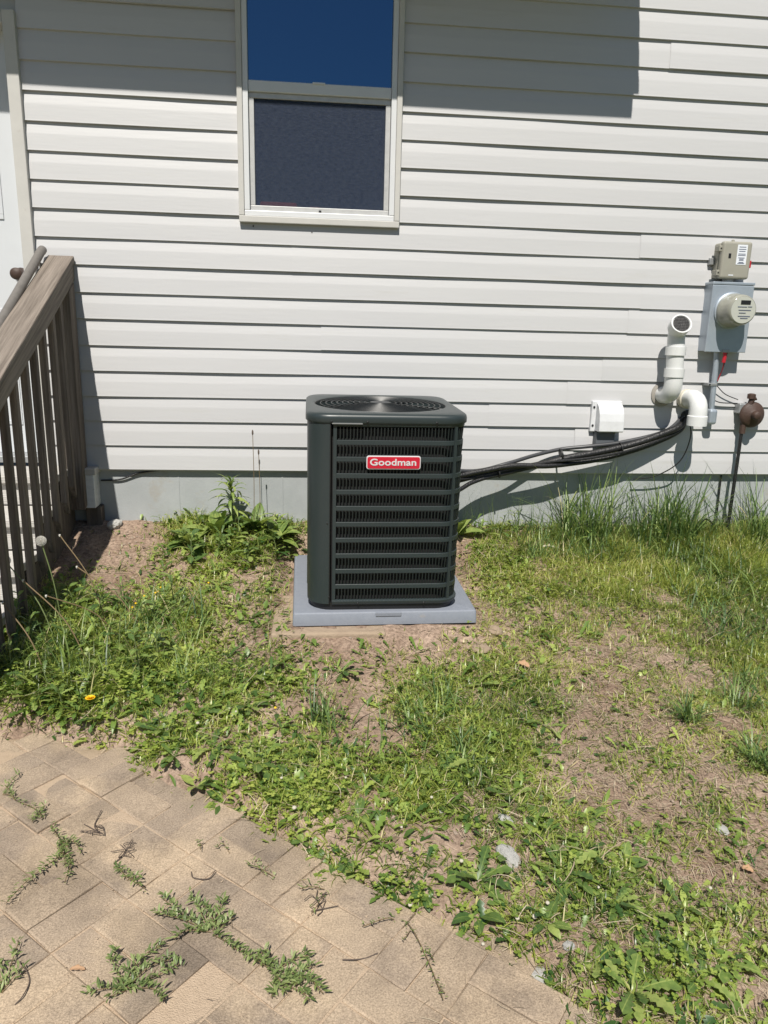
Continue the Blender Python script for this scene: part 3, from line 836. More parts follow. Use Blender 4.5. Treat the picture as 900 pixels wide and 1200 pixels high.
# badge
BX, BZ = .0225, .640
def plate(hx, hz, r, y0, y1):
    m = MB(); poly = rrect(hx, hz, r, 6); m.prism([(BX+a, BZ+b) for a, b in poly], 1, y0, y1); return m
badge = plate(.1095, .0275, .010, -BD-.009, -BD-.001).build('badge', WHITEP, AC, bevel=.002)
plate(.1055, .0237, .008, -BD-.0105, -BD-.0088).build('badge_face', RED, badge, bevel=.0008)
fc = bpy.data.curves.new('badge_text', 'FONT'); fc.body = 'Goodman'; fc.size = .0375; fc.align_x = 'CENTER'; fc.align_y = 'CENTER'; fc.extrude = .001; fc.offset = .0007
fc.space_character = 1.02
fo_ = bpy.data.objects.new('tmp_text', fc); COL.objects.link(fo_)
bpy.context.view_layer.update()
tm = bpy.data.meshes.new_from_object(fo_.evaluated_get(bpy.context.evaluated_depsgraph_get()))
bpy.data.objects.remove(fo_, do_unlink=True)
co = np.array([v.co for v in tm.vertices]); wid = co[:, 0].max()-co[:, 0].min(); sx_ = .186/wid
for v in tm.vertices: v.co = Vector((v.co.x*sx_, v.co.y, v.co.z))
tm.materials.clear(); tm.materials.append(WHITEP)
to = bpy.data.objects.new('badge_lettering', tm); COL.objects.link(to); to.parent = badge
to.location = (BX-.002, -BD-.0112, BZ+.001); to.rotation_euler = (rad(90), 0, 0)

# ------------------------------------------------------------------ utilities on the wall
def utube(path, r, name, m, parent, n=14, **k):
    o = MB().tube(path, r, n, **k).build(name, m, smooth=True); return child(o, parent) if parent else o
# meter socket
ms = thing('meter_box', 'grey steel electric meter box with round glass meter', 'meter box', (2.18, 0, .95))
bx0, bx1, bz0, bz1 = 2.072, 2.293, .957, 1.308
child(MB().box(bx0, bx1, -.078, .012, bz0, bz1).build('enclosure', GALV, bevel=.004), ms)
child(MB().box(bx0-.003, bx1+.003, -.083, -.0705, bz0-.003, bz1-.012).build('front_cover', GALV, bevel=.003), ms)
child(MB().box(bx0-.005, bx1+.005, -.085, .0, bz1-.010, bz1+.004).build('rain_lip', GALV, bevel=.003), ms)
mc = (2.182, -.083, 1.168)
child(MB().lathe([(.093, 0), (.093, .008), (.088, .012)], mc, 'y', 36).build('meter_ring', GALV, smooth=True), ms)
ml = child(MB().lathe([(.086, .012), (.086, .035), (.080, .043), (.078, .095), (.072, .112), (.066, .116)], mc, 'y', 36).build('meter_lens', METERG, smooth=True), ms)
child(MB().lathe([(.0655, .1165), (.0655, .1175), (.001, .1175)], mc, 'y', 36).build('meter_face', METERF), ms)
fy = mc[1]-.1185
def facebox(x0, x1, z0, z1, m, nm):
    child(MB().box(x0, x1, fy-.001, fy+.002, z0, z1).build(nm, m), ms)
facebox(2.164, 2.216, 1.196, 1.216, DARK, 'meter_display')
for (a, b, z) in ((2.150, 2.20, 1.182), (2.205, 2.226, 1.183), (2.156, 2.222, 1.166), (2.16, 2.196, 1.152), (2.156, 2.222, 1.136), (2.17, 2.21, 1.126)):
    facebox(a, b, z, z+.0035, INK, 'meter_print')
child(MB().box(2.165, 2.203, -.0875, -.08, bz0-.004, bz0+.012).build('cover_latch', STEEL, bevel=.001), ms)
child(MB().tube(spline([(2.185, -.072, .958), (2.19, -.072, .94), (2.188, -.070, .90)], 5), .010, 8).build('seal_tag', REDP, smooth=True), ms)
# disconnect box
db = thing('disconnect_box', 'small beige disconnect box with paper label on top of meter box', 'disconnect box', (2.18, 0, 1.32))
tlt = rad(0)
da, dbb, dz0, dz1 = 2.098, 2.250, 1.330, 1.508
child(MB().box(da-.002, dbb-.004, -.052, .012, dz0, dz1).build('box_back', BEIGE, bevel=.012, seg=3), db)
lid = child(MB().box(da-.004, dbb+.004, -.088, -.0525, dz0-.003, dz1+.004).build('lid', BEIGE, bevel=.012, seg=3), db)
for z in (1.357, 1.476):
    child(MB().box(da-.018, da+.002, -.078, -.03, z-.014, z+.014).build('hinge', BEIGE, bevel=.003), db)
    child(MB().lathe([(.004, 0), (.004, .003)], (da-.009, -.077, z), 'y', 8).build('hinge_pin', DARK), db)
child(MB().box(da-.03, da-.002, -.02, .01, 1.40, 1.435).build('mounting_ear', STEEL, bevel=.003), db)
child(MB().box(2.172, 2.226, -.0895, -.0875, 1.398, 1.496).build('paper_label', LABELM), db)
lr = random.Random(4)
for k, z in enumerate((1.483, 1.472, 1.462, 1.449, 1.442, 1.430, 1.424, 1.418, 1.408, 1.403)):
    inset = lr.uniform(.002, .012)
    child(MB().box(2.176+inset, 2.222-inset, -.0902, -.0893, z, z+.0035).build('label_print', INK), db)
child(MB().box(2.128, 2.142, -.0895, -.087, 1.428, 1.452).build('lock_hole', DARK, bevel=.002), db)
child(MB().box(2.14, 2.166, -.0893, -.0875, 1.343, 1.348).build('white_mark', LABELM), db)
child(MB().box(dbb+.001, dbb+.016, -.075, -.055, 1.385, 1.422).build('switch_handle', REDP, bevel=.003), db)
child(MB().lathe([(.008, 0), (.008, .012), (.004, .016)], (2.175, -.03, dz1+.003), 'z', 10).build('top_knob', BEIGE), db)
child(MB().lathe([(.028, 0), (.028, .03)], (2.17, -.035, 1.304), 'z', 16).build('conduit_nipple', STEEL), db)
# conduit below the meter
cn = thing('conduit', 'thin grey metal conduit dropping from the meter box to a round cover', 'conduit', (2.17, 0, .6))
utube([(2.158, -.04, .958), (2.165, -.04, .86), (2.172, -.04, .645)], .0145, 'conduit_pipe', GALV, cn)
child(MB().box(2.150, 2.198, -.068, .01, .565, .65).build('conduit_body', GALV, bevel=.014, seg=3), cn)
child(MB().box(2.126, 2.178, -.058, .0, .775, .79).build('pipe_strap', STEEL, bevel=.002), cn)
child(MB().lathe([(.0036, 0), (.0036, .012)], (2.132, -.055, .782), 'y', 8).build('strap_screw', DARK), cn)
gw = thing('ground_wires', 'loose thin dark wires hanging from the meter box', 'wires', (2.22, 0, .75))
utube(spline([(2.215, -.05, .955), (2.21, -.03, .86), (2.185, -.02, .77), (2.165, -.03, .72), (2.22, -.02, .685), (2.33, -.02, .68)]), .0028, 'wire', DARK, gw, 6)
utube(spline([(2.20, -.05, .955), (2.205, -.04, .87), (2.19, -.03, .80)]), .0022, 'wire', REDP, gw, 6)
utube(spline([(2.185, -.03, .78), (2.25, -.02, .73), (2.33, -.02, .70)]), .0025, 'wire', DARK, gw, 6)

# PVC flue pipes
pa = thing('exhaust_pipe', 'tall white plastic vent pipe with dark open end facing out', 'vent pipe', (1.9, 0, .72))
X = 1.900; Yo = -.112
path = [(X, .02, .72), (X, -.05, .72)]+arc((X, Yo, .72), (0, 1, 0), (0, 0, 1), .075)+[(X, Yo, .83)]
utube(path, .0465, 'lower_elbow', PVC, pa, 24)
dirn = Vector((-.12, -1, .55)).normalized()
path2 = [(X, Yo, .80), (X-.010, Yo, .985)]+arc((X-.016, Yo, 1.062), (0.05, 0, -1), dirn, .055)
tip = Vector((X-.016, Yo, 1.062))+dirn*.062
utube(path2+[tip], .0440, 'upper_pipe', PVC, pa, 24, caps=True)
for z in (.842, .955): child(MB().lathe([(.045, -.022), (.0515, -.022), (.0515, .022), (.045, .022)], (X-(z-.8)*.055, Yo, z), 'z', 28).build('coupling', PVC, smooth=True), pa)
def oriented(o, loc, d, parent):
    o.parent = parent; o.location = Vector(loc)-parent.location; o.rotation_euler = d.to_track_quat('Z', 'Y').to_euler(); return o
rim = MB(); rim.lathe([(.044, -.05), (.0525, -.05), (.0525, .006), (.046, .006), (.042, .0), (.042, -.012)], n=32); oriented(rim.build('end_rim', PVC, smooth=True), tip, dirn, pa)
oriented(MB().lathe([(.0415, 0), (.0415, .0015), (.001, .0015)], n=28).build('end_mesh', DARK), tip+dirn*.001, dirn, pa)
gr = MB()
for k in range(-4, 5):
    hh = math.sqrt(max(0, .040**2-(k*.009)**2))
    gr.box(k*.009-.0008, k*.009+.0008, -hh, hh, .0016, .003); gr.box(-hh, hh, k*.009-.0008, k*.009+.0008, .0032, .0045)
oriented(gr.build('mesh_wires', BLACK), tip+dirn*.001, dirn, pa)
child(MB().lathe([(.064, 0), (.064, .012), (.055, .016)], (X, .004, .72), 'y', 28).build('wall_collar', mat('sealant', (.30, .28, .25), .8), smooth=True), pa)
pb = thing('intake_pipe', 'white plastic elbow pipe turned down toward the ground', 'vent pipe', (2.02, 0, .7))
X = 2.036; Yo = -.152
path = [(X, .02, .70), (X, -.04, .70)]+arc((X, Yo, .715), (0, 1, -.1), (0, 0, -1), .085, 10)+[(X, Yo, .60)]
utube(path, .0465, 'elbow', PVC, pb, 24)
child(MB().lathe([(.042, -.02), (.0515, -.02), (.0515, .030), (.047, .034)], (X, Yo, .590), 'z', 28).build('end_rim', PVC, smooth=True), pb)
child(MB().lathe([(.052, 0), (.052, .035), (.047, .04)], (X, -.005, .70), 'y', 28).build('wall_hub', mat('aged_pvc', (.60, .57, .48), .5), smooth=True), pb)
# small dryer style hood
vh = thing('vent_hood', 'small white square vent hood low on the siding', 'vent', (1.6, 0, .5))
hx0, hx1, hz0, hz1 = 1.515, 1.665, .518, .672
child(MB().box(hx0-.012, hx1+.006, -.022, .014, hz0-.004, hz1+.008).build('wall_flange', HOODM, bevel=.004), vh)
prof = [(-.015, hz1), (-.035, hz1-.004), (-.06, hz1-.022), (-.078, hz1-.055), (-.086, hz1-.095), (-.088, hz0+.006), (-.084, hz0), (-.015, hz0)]
child(MB().prism(prof, 0, hx0+.012, hx1).build('hood', HOODM, bevel=.005, seg=3), vh)
for z in (hz0+.03, hz1-.025): child(MB().lathe([(.006, 0), (.006, .004)], (hx0-.001, -.022, z), 'y', 8).build('screw', DARK), vh)
child(MB().box(hx0+.015, hx1-.03, -.05, .005, hz0-.075, hz0-.0045).build('under_hood_shade', mat('hood_shade_grey', (.10, .11, .12), .6), bevel=.004), vh)  # dark grey block standing in for the hood's shadow on the siding

# gas regulator
rg = thing('gas_regulator', 'rusty brown round gas regulator with black pipe going into the grass', 'gas regulator', (2.36, 0, .6))
rcx, rcz = 2.402, .622
child(MB().lathe([(.018, .03), (.058, .040), (.069, .046), (.071, .050), (.071, .056), (.069, .060), (.056, .070), (.034, .078), (.024, .084), (.022, .110), (.018, .114), (.001, .115)], (rcx, 0, rcz), 'y', 32).build('diaphragm_case', BROWN, smooth=True), rg)
child(MB().box(rcx-.075, rcx-.02, -.05, .012, rcz+.005, rcz+.06).build('bracket', STEEL, bevel=.006), rg)
utube([(rcx-.02, -.05, rcz+.04), (rcx-.012, -.055, rcz+.085), (rcx+.004, -.06, rcz+.095)], .016, 'vent_fitting', BROWN, rg, 12)
child(MB().lathe([(.013, -.012), (.022, -.01), (.022, .014), (.012, .018)], (rcx-.018, -.055, rcz+.098), 'z', 8).build('hex_plug', BROWN), rg)
utube(spline([(rcx-.035, -.045, rcz-.02), (rcx-.04, -.045, rcz-.10), (rcx-.04, -.045, rcz-.3), (rcx-.045, -.05, -.12)]), .0095, 'gas_pipe', BLACK, rg, 10)
utube(spline([(rcx-.075, .02, rcz-.02), (rcx-.085, .018, .3), (rcx-.085, .01, .05), (rcx-.10, -.03, -.02), (rcx-.19, -.06, .03), (rcx-.24, -.08, -.03), (rcx-.25, -.09, -.12)]), .005, 'bond_cable', BLACK, rg, 8)
child(MB().lathe([(.016, -.03), (.016, .03)], (rcx-.037, -.045, rcz-.075), 'z', 8).build('pipe_union', BROWN), rg)

# refrigerant lines
ls = thing('refrigerant_lines', 'black insulated refrigerant lines running from the wall to the air conditioner', 'pipes', (1.3, -.2, .4))
hole = Vector((2.06, .03, .60))
def px3(px, py, Y): return Vector(at_y(px, py, Y))
main = [hole, px3(797, 499, -.05), px3(775, 509, -.075), px3(740, 521, -.085), px3(700, 530, -.09), px3(665, 536.5, -.095), px3(630, 545, -.10), px3(590, 552, -.105), px3(555, 558, -.125), px3(530, 563, -.18), Vector((.56, -.31, .30))]
utube(spline(main), .0178, 'insulated_line', BLACK, ls, 12)
sec = [hole+Vector((0, 0, -.014)), px3(797, 504, -.03), px3(770, 518, -.06), px3(735, 530, -.075), px3(700, 538.5, -.08), px3(670, 543, -.09), px3(640, 546, -.12), px3(600, 546, -.14), px3(560, 553, -.16), px3(530, 558, -.2), Vector((.56, -.31, .345))]
utube(spline(sec), .0145, 'insulated_line', BLACK, ls, 12)
thr = [hole+Vector((-.01, -.02, .012)), px3(780, 505, -.06), px3(730, 518, -.07), px3(690, 523, -.06), px3(657, 526.5, -.035), px3(625, 534, -.06), px3(595, 543, -.10), px3(555, 552, -.13), Vector((.56, -.31, .36))]
utube(spline(thr), .0105, 'control_cable', mat('grey_black_cable', (.05, .052, .056), .4), ls, 10)
fou = [hole+Vector((.0, -.02, -.03)), px3(790, 508, -.06), px3(740, 527, -.105), px3(690, 537, -.115), px3(640, 542, -.12), px3(600, 550, -.125), px3(556, 560, -.15), Vector((.56, -.31, .29))]
utube(spline(fou), .0075, 'thermostat_cable', BLACK, ls, 8)
low = [px3(640, 543, -.11), px3(600, 553, -.12), px3(572, 559, -.13), px3(552, 566, -.16), px3(532, 576, -.22), Vector((.56, -.31, .24))]
utube(spline(low), .0115, 'power_whip', BLACK, ls, 10)
for q0, q1 in (((660, 524, -.06), (655, 541, -.12)), ((728, 516, -.08), (726, 534, -.09)), ((585, 547, -.12), (583, 560, -.12))):
    c_ = (px3(*q0)+px3(*q1))/2
    o = MB().lathe([(.030, -.004), (.032, -.004), (.032, .004), (.030, .004)], (0, 0, 0), 'z', 14).build('cable_tie', DARK, smooth=True)
    o.parent = ls; o.location = c_-ls.location; o.rotation_euler = (0, rad(80), 0)
dang = thing('loose_cable', 'thin black cable dangling from the refrigerant line hole', 'cable', (2.0, -.05, .4))
utube(spline([hole+Vector((0, -.05, -.01)), Vector((2.045, -.09, .5)), Vector((2.01, -.07, .36)), Vector((1.9, -.03, .27)), Vector((1.78, -.02, .25))]), .0035, 'cable', DARK, dang, 6)
hc = child(MB().lathe([(.04, 0), (.04, .006), (.034, .008)], (2.06, .002, .598), 'y', 18).build('hole_grommet', DARK, smooth=True), ls)
# thin cable on the foundation at left
utube(spline([(-1.12, .028, .215), (-1.02, .022, .222), (-.93, .02, .255), (-.86, .02, .268), (-.80, .03, .274)]), .0045, 'foundation_cable', BLACK, None, 8)
fcb = [o for o in COL.objects if o.name == 'foundation_cable'][0]
tag(fcb, 'thin black cable running along the foundation beside the railing', 'cable')
# short nail head under window trim etc.
sm_ = MB().lathe([(.004, 0), (.003, .006)], (-.30, .0, 1.505), 'y', 8); child(sm_.build('nail', DARK), house)
sm_ = MB().lathe([(.003, 0), (.003, .004)], (-.012, .004, 1.487), 'y', 8); child(sm_.build('nail', DARK), house)
sm_ = MB().lathe([(.004, 0), (.003, .004)], (1.985, .003, 1.475), 'y', 8); child(sm_.build('nail', DARK), house)

# ------------------------------------------------------------------ vegetation
rs = np.random.RandomState(21)
def strips(name, m, base, L, W, yaw, e0, droop, wprof, tint, fold=0.0, K=None, across=2, bow=None, kind='stuff'):
    """N leaf strips with K segments; across 2 or 3 vertices"""
    N = len(L); wp = np.asarray(wprof, float); K = len(wp)-1
    ts = np.linspace(0, 1, K+1)
    P = np.zeros((N, K+1, 3)); P[:, 0] = base
    ang = e0[:, None]-droop[:, None]*ts[None]
    dl = (L/K)[:, None]
    a = (ang[:, :-1]+ang[:, 1:])/2
    yw = yaw[:, None]+(bow[:, None]*ts[None, :-1] if bow is not None else 0)
    st = np.stack([np.cos(a)*np.cos(yw), np.cos(a)*np.sin(yw), np.sin(a)], -1)*dl[..., None]
    P[:, 1:] = base[:, None]+np.cumsum(st, 1)
    S = np.stack([-np.sin(yaw), np.cos(yaw), np.zeros(N)], -1)[:, None]
    up = np.stack([-np.sin(ang)*np.cos(yaw)[:, None], -np.sin(ang)*np.sin(yaw)[:, None], np.cos(ang)], -1)
    hw = (W[:, None]*wp[None]/2)[..., None]
    if across == 2:
        V = np.stack([P-S*hw, P+S*hw], 2)
    else:
        V = np.stack([P-S*hw+up*hw*fold, P, P+S*hw+up*hw*fold], 2)
    A = across
    V = V.reshape(-1, 3)
    ib = np.arange(N)[:, None, None]*((K+1)*A)+np.arange(K)[None, :, None]*A+np.arange(A-1)[None, None]
    Fq = np.stack([ib, ib+1, ib+A+1, ib+A], -1).reshape(-1, 4)
    me = bpy.data.meshes.new(name)
    me.vertices.add(len(V)); me.vertices.foreach_set('co', V.ravel())
    me.loops.add(Fq.size); me.loops.foreach_set('vertex_index', Fq.ravel().astype(np.int32))
    me.polygons.add(len(Fq)); me.polygons.foreach_set('loop_start', (np.arange(len(Fq))*4).astype(np.int32))
    me.update(calc_edges=True)
    at = me.attributes.new('tint', 'FLOAT', 'POINT'); at.data.foreach_set('value', np.repeat(np.clip(tint, 0, 1), (K+1)*A).astype(np.float32))
    me.polygons.foreach_set('use_smooth', np.ones(len(Fq), bool))
    me.materials.append(m)
    o = bpy.data.objects.new(name, me); COL.objects.link(o)
    return o
def lush(X, Y):
    px, py, d = proj(X, Y, ground_z(X, Y, False))
    return 1.0*np.exp(-((px-100)/150)**2-((py-775)/75)**2)+1.0*np.exp(-((px-270)/75)**2-((py-630)/45)**2)+.35*np.exp(-((px-530)/80)**2-((py-860)/60)**2)
# greenness grid over the photo (rows every 50 px from y=600, columns every 50 px)
G = """200278750008779999
441565300008878789
786643200006655679
888764422556643458
999876663677643347
027887674788643336
001688877887544424
000037888865666443
000001588764577643
000000024787777665
000000000377666765
000000000002466665"""
G = np.array([[int(c) for c in r] for r in G.split()], float)/9
# kind mix: share of clover/broadleaf vs grass blades
Kx = """554466655554322222
776666655555433222
777766655544322211
777766655443433211
777777665433333322
777777776544333333
777888887744433333
777888887755555544
777888887776666655
777778887776666655
777777777777766666
777777777777766666"""
Kx = np.array([[int(c) for c in r] for r in Kx.split()], float)/9*.72
def grid(A, px, py):
    cx = np.clip(px/50-.5, 0, 16.999); cy = np.clip((py-600)/50-.5, 0, 10.999)
    xi = cx.astype(int); yi = cy.astype(int); fx = cx-xi; fy = cy-yi
    return (A[yi, xi]*(1-fx)+A[yi, xi+1]*fx)*(1-fy)+(A[yi+1, xi]*(1-fx)+A[yi+1, xi+1]*fx)*fy
def green(X, Y):
    Z = ground_z(X, Y, False)
    px, py, d = proj(X, Y, Z)
    g = grid(G, px, py)
    d2 = patio_d(X, Y)
    off = (px < -120) | (px > 1020) | (py > 1330)
    g = np.where(off, .6, g)
    g = g*np.clip(.55+1.7*(fbm(X*6+3, Y*6+9, 3)-.28), .2, 1.3)+(fbm(X*14, Y*14, 3)-.44)*.55
    g = np.where(d2 > .012, -1, g)
    # nothing grows through the pad, the unit or the slab front
    g = np.where((np.abs(X-.298) < .405) & (np.abs(Y+.617) < .415), -1, g)
    return np.clip(g, -1, 1.2), grid(Kx, px, py)
def scatter(n, x0=-1.9, x1=3.0, y0=-3.3, y1=.02):
    X = rs.uniform(x0, x1, n); Y = rs.uniform(y0, y1, n); return X, Y
# nearer ground needs denser cover
def pick(n, thr=.12, power=1.3, want='grass', **k):
    X, Y = scatter(n, **k)
    g, kk = green(X, Y)
    mixp = np.clip(1-kk*.85, .12, 1) if want == 'grass' else kk if want == 'broad' else 1
    keep = rs.rand(n) < np.clip(g-thr*.5, 0, 1)**power*mixp
    X, Y, g = X[keep], Y[keep], g[keep]
    return X, Y, ground_z(X, Y), g
def U(a, b, n): return rs.uniform(a, b, n)
# short lawn grass
X, Y, Z, g = pick(900000)
n = len(X); print('grass', n)
rightness = np.clip((X-.9)/1.0, 0, 1)*np.clip((Y+1.4)/.9, 0, 1)
Lg = U(.016, .060, n)*(.65+.6*g)*(1+.8*rightness+1.3*lush(X, Y))
pn = fbm(X*4, Y*4+31, 3)
o = strips('lawn_grass', GRASSM, np.stack([X, Y, Z-.003], -1), Lg, U(.0022, .0042, n), U(0, 6.283, n), U(.35, 1.45, n), U(.2, 1.6, n), [.8, 1, .75, .08], np.clip(pn*1.0+U(-.30, .36, n), 0, .9)+(rs.rand(n) < .09)*.6)
tag(o, 'short patchy lawn grass growing over the soil', 'grass', None, 'stuff')
# mown clippings / dead straw lying on soil
X, Y = scatter(240000)
gg, kk = green(X, Y)
px, py, d = proj(X, Y, ground_z(X, Y, False))
right = np.clip((px-420)/250, .12, 1)*np.where(patio_d(X, Y) > 0, .03, 1)
keep = (rs.rand(len(X)) < right*np.clip(.35+.5*fbm(X*5+8, Y*5, 3), 0, 1)) & ~((np.abs(X-.298) < .40) & (np.abs(Y+.617) < .41)) & (Y < -.02)
X, Y = X[keep], Y[keep]; n = len(X); print('straw', n)
Z = np.maximum(ground_z(X, Y), np.where(patio_d(X, Y) > 0, patio_z(Y)+.001, -9))
o = strips('dry_straw', STRAWM, np.stack([X, Y, Z+U(.001, .008, n)], -1), U(.012, .055, n), U(.0007, .0018, n), U(0, 6.283, n), U(-.12, .3, n), U(-.1, .4, n), [.9, 1, .5], U(0, 1, n), bow=U(-.9, .9, n))
tag(o, 'dry straw coloured clippings lying on the bare soil', 'straw', None, 'stuff')
# clover: three leaflets each
X, Y, Z, g = pick(105000, want='broad')
keep = rs.rand(len(X)) < np.clip(.25+(fbm(X*5+70, Y*5+2, 3)-.3)*2.6, .1, 1)
X, Y, Z, g = X[keep], Y[keep], Z[keep], g[keep]
n = len(X); print('clover', n)
h = U(.008, .05, n)*(.6+.5*g+.9*lush(X, Y)); yaw = U(0, 6.283, n); size = U(.005, .0115, n); tn = np.clip(fbm(X*3, Y*3, 3)*.8+U(-.2, .4, n), 0, 1)
til = U(-.3, .5, n)
bX = np.repeat(np.stack([X, Y, Z+h], -1), 3, 0); yw = np.repeat(yaw, 3)+np.tile([0, 2.094, 4.189], n)
o = strips('clover', CLOVM, bX, np.repeat(size, 3)*1.05, np.repeat(size, 3), yw, np.repeat(til, 3)*.4+U(-.15, .35, 3*n), U(-.2, .6, 3*n), [.15, 1, .6], np.repeat(tn, 3), fold=.18, across=3)
tag(o, 'low clover and small round weed leaves among the grass', 'clover', None, 'stuff')
# mid-size weed leaves (dandelion, plantain) mixed through
X, Y, Z, g = pick(135000, want='broad', power=1.15)
n = len(X); print('weed leaves', n)
ov = rs.rand(n) < .42
def sub(a): return a
for nm, mk, prof, Wr in (('weed_leaves', ov, [.18, .62, 1, .92, .5, .06], (.016, .030)), ('jagged_leaves', ~ov, [.16, .30, .55, .28, .75, .38, .95, .5, 1.0, .6, .05], (.020, .036))):
    x_, y_, z_ = X[mk], Y[mk], Z[mk]; k = len(x_)
    o = strips(nm, WEEDM, np.stack([x_, y_, z_+.002], -1), U(.018, .062, k)*(.7+.6*rs.rand(k)**3)*(1+1.2*lush(x_, y_)), U(Wr[0], Wr[1], k)*U(.38, .85, k)*(1+.5*lush(x_, y_)), U(0, 6.283, k), U(.05, 1.25, k)*(1+.2*lush(x_, y_)), U(.3, 1.5, k), prof, np.clip(fbm(x_*4+9, y_*4, 3)+U(-.45, .45, k), 0, 1), fold=.22, across=3, bow=U(-.5, .5, k))
    tag(o, 'oval green weed leaves spread through the lawn' if nm == 'weed_leaves' else 'jagged dandelion leaves spread through the lawn', 'weeds', None, 'stuff')
# taller rank grass along the foundation and right side
def tall(n, xr, yr, Lr, label, name, e=(.9, 1.55), dr=(.2, 1.6), w=(.003, .006), centers=None):
    X = U(xr[0], xr[1], n); Y = U(yr[0], yr[1], n)
    if centers is not None:
        c = np.array(centers)[rs.randint(0, len(centers), n)]
        X = c[:, 0]+rs.normal(0, 1, n)*c[:, 2]; Y = np.minimum(c[:, 1]+rs.normal(0, .035, n), -.005)
    keep = rs.rand(n) < np.clip((fbm(X*6, Y*6+50, 3)-.25)*2.6, .15, 1)
    X, Y = X[keep], Y[keep]; k = len(X)
    Z = ground_z(X, Y)
    o = strips(name, TALLM, np.stack([X, Y, Z-.004], -1), U(Lr[0], Lr[1], k), U(w[0], w[1], k), U(0, 6.283, k), U(e[0], e[1], k), U(dr[0], dr[1], k), [.7, 1, .95, .75, .45, .05], np.clip(U(0, .95, k)+(rs.rand(k) < .05)*.5, 0, 1), bow=U(-.4, .4, k))
    tag(o, label, 'grass', None, 'stuff'); return o
tall(3400, (1.1, 3.0), (-.36, -.01), (.05, .19), 'rank green grass growing against the foundation below the vent pipes', 'rank_grass')
tall(900, (1.3, 2.5), (-.15, -.02), (.22, .58), 'tall thin grass stems rising in front of the foundation', 'tall_grass', (1.15, 1.57), (.2, 1.9), (.003, .008), [(1.50, -.10, .05), (1.62, -.12, .06), (1.78, -.12, .07), (1.95, -.12, .06), (2.08, -.10, .05), (2.0, -.13, .08), (2.5, -.13, .06), (1.38, -.10, .02)])
tall(3000, (1.75, 3.0), (-1.15, -.2), (.06, .20), 'long green grass below the gas regulator side of the yard', 'long_grass', (.6, 1.5), (.4, 1.9), (.0035, .0075))
tall(60, (.75, 1.3), (-.1, -.02), (.12, .32), 'a few thin grass stems beside the refrigerant lines', 'sparse_grass', (1.2, 1.56), (.1, 1.0), (.0018, .0035))
tall(1300, (-1.25, -.45), (-1.4, -.75), (.08, .26), 'long grass blades in the weed patch by the railing', 'weed_patch_grass', (.7, 1.5), (.4, 1.8))
gc = [tuple(pix_ground(px, py)[:2])+(r,) for px, py, r in ((870, 830, .03), (880, 800, .05), (520, 830, .05), (480, 860, .05), (545, 900, .04), (380, 845, .03), (890, 900, .02), (805, 850, .012))]
X0 = np.concatenate([np.full(70, c[0])+rs.normal(0, c[2], 70) for c in gc]); Y0 = np.concatenate([np.full(70, c[1])+rs.normal(0, c[2]*1.2, 70) for c in gc])
k = len(X0)
o = strips('grass_tufts', TALLM, np.stack([X0, Y0, ground_z(X0, Y0)-.004], -1), U(.06, .19, k), U(.003, .0055, k), U(0, 6.283, k), U(.7, 1.5, k), U(.3, 1.8, k), [.7, 1, .9, .6, .05], U(.1, .9, k), bow=U(-.4, .4, k))
tag(o, 'scattered tufts of longer dark grass in the lawn', 'grass', None, 'stuff')

# long pale stems and clippings lying on top of the weeds
X, Y = scatter(26000)
gg, kk = green(X, Y)
keep = (rs.rand(len(X)) < np.clip(gg, 0, 1)*.22) & (Y < -.05)
X, Y = X[keep], Y[keep]; n = len(X)
o = strips('clippings', STRAWM, np.stack([X, Y, ground_z(X, Y)+U(.008, .04, n)*(1+.8*lush(X, Y))], -1), U(.03, .15, n)*(.6+.4*rs.rand(n)), U(.0013, .0032, n), U(0, 6.283, n), U(-.2, .45, n), U(-.1, .7, n), [.7, 1, .9, .7, .2], U(.2, 1, n), bow=U(-1.2, 1.2, n))
tag(o, 'pale dead stems lying across the green weeds', 'stems', None, 'stuff')
# gravel: small stones and clods on bare soil
def rock_mesh(name, seed, m, sub=1, flat=.6, amp=.28):
    bm = bmesh.new(); bmesh.ops.create_icosphere(bm, subdivisions=sub, radius=1)
    r_ = random.Random(seed); ph = [r_.uniform(0, 6) for _ in range(6)]
    for v in bm.verts:
        c = v.co; k = 1+amp*(math.sin(c.x*2.3+ph[0])+math.sin(c.y*2.9+ph[1])+math.sin(c.z*3.1+ph[2]))/3+r_.uniform(-.09, .09)
        v.co = Vector((c.x*k, c.y*k*r_.uniform(.96, 1.04), c.z*k*flat))
    me = bpy.data.meshes.new(name); bm.to_mesh(me); bm.free(); me.materials.append(m); return me
octv = np.array([(1, 0, 0), (-1, 0, 0), (0, 1, 0), (0, -1, 0), (0, 0, 1), (0, 0, -1)], float)
octf = np.array([(0, 2, 4), (2, 1, 4), (1, 3, 4), (3, 0, 4), (2, 0, 5), (1, 2, 5), (3, 1, 5), (0, 3, 5)])
def pebbles(name, X, Y, Z, s, m):
    n = len(X)
    V = octv[None]*s[:, None, None]*rs.uniform(.6, 1.25, (n, 6, 1)); V[..., 2] *= .7
    a = rs.uniform(0, 6.28, n); c, q = np.cos(a)[:, None], np.sin(a)[:, None]
    V = np.stack([V[..., 0]*c-V[..., 1]*q, V[..., 0]*q+V[..., 1]*c, V[..., 2]+V[..., 0]*rs.uniform(-.5, .5, (n, 1))], -1)+np.stack([X, Y, Z], -1)[:, None]
    Fc = (octf[None]+np.arange(n)[:, None, None]*6).reshape(-1, 3)
    me = bpy.data.meshes.new(name); me.from_pydata(V.reshape(-1, 3).tolist(), [], Fc.tolist()); me.materials.append(m)
    o = bpy.data.objects.new(name, me); COL.objects.link(o); return o
X, Y = scatter(60000, x0=-1.6, x1=2.6, y0=-2.9, y1=.01)
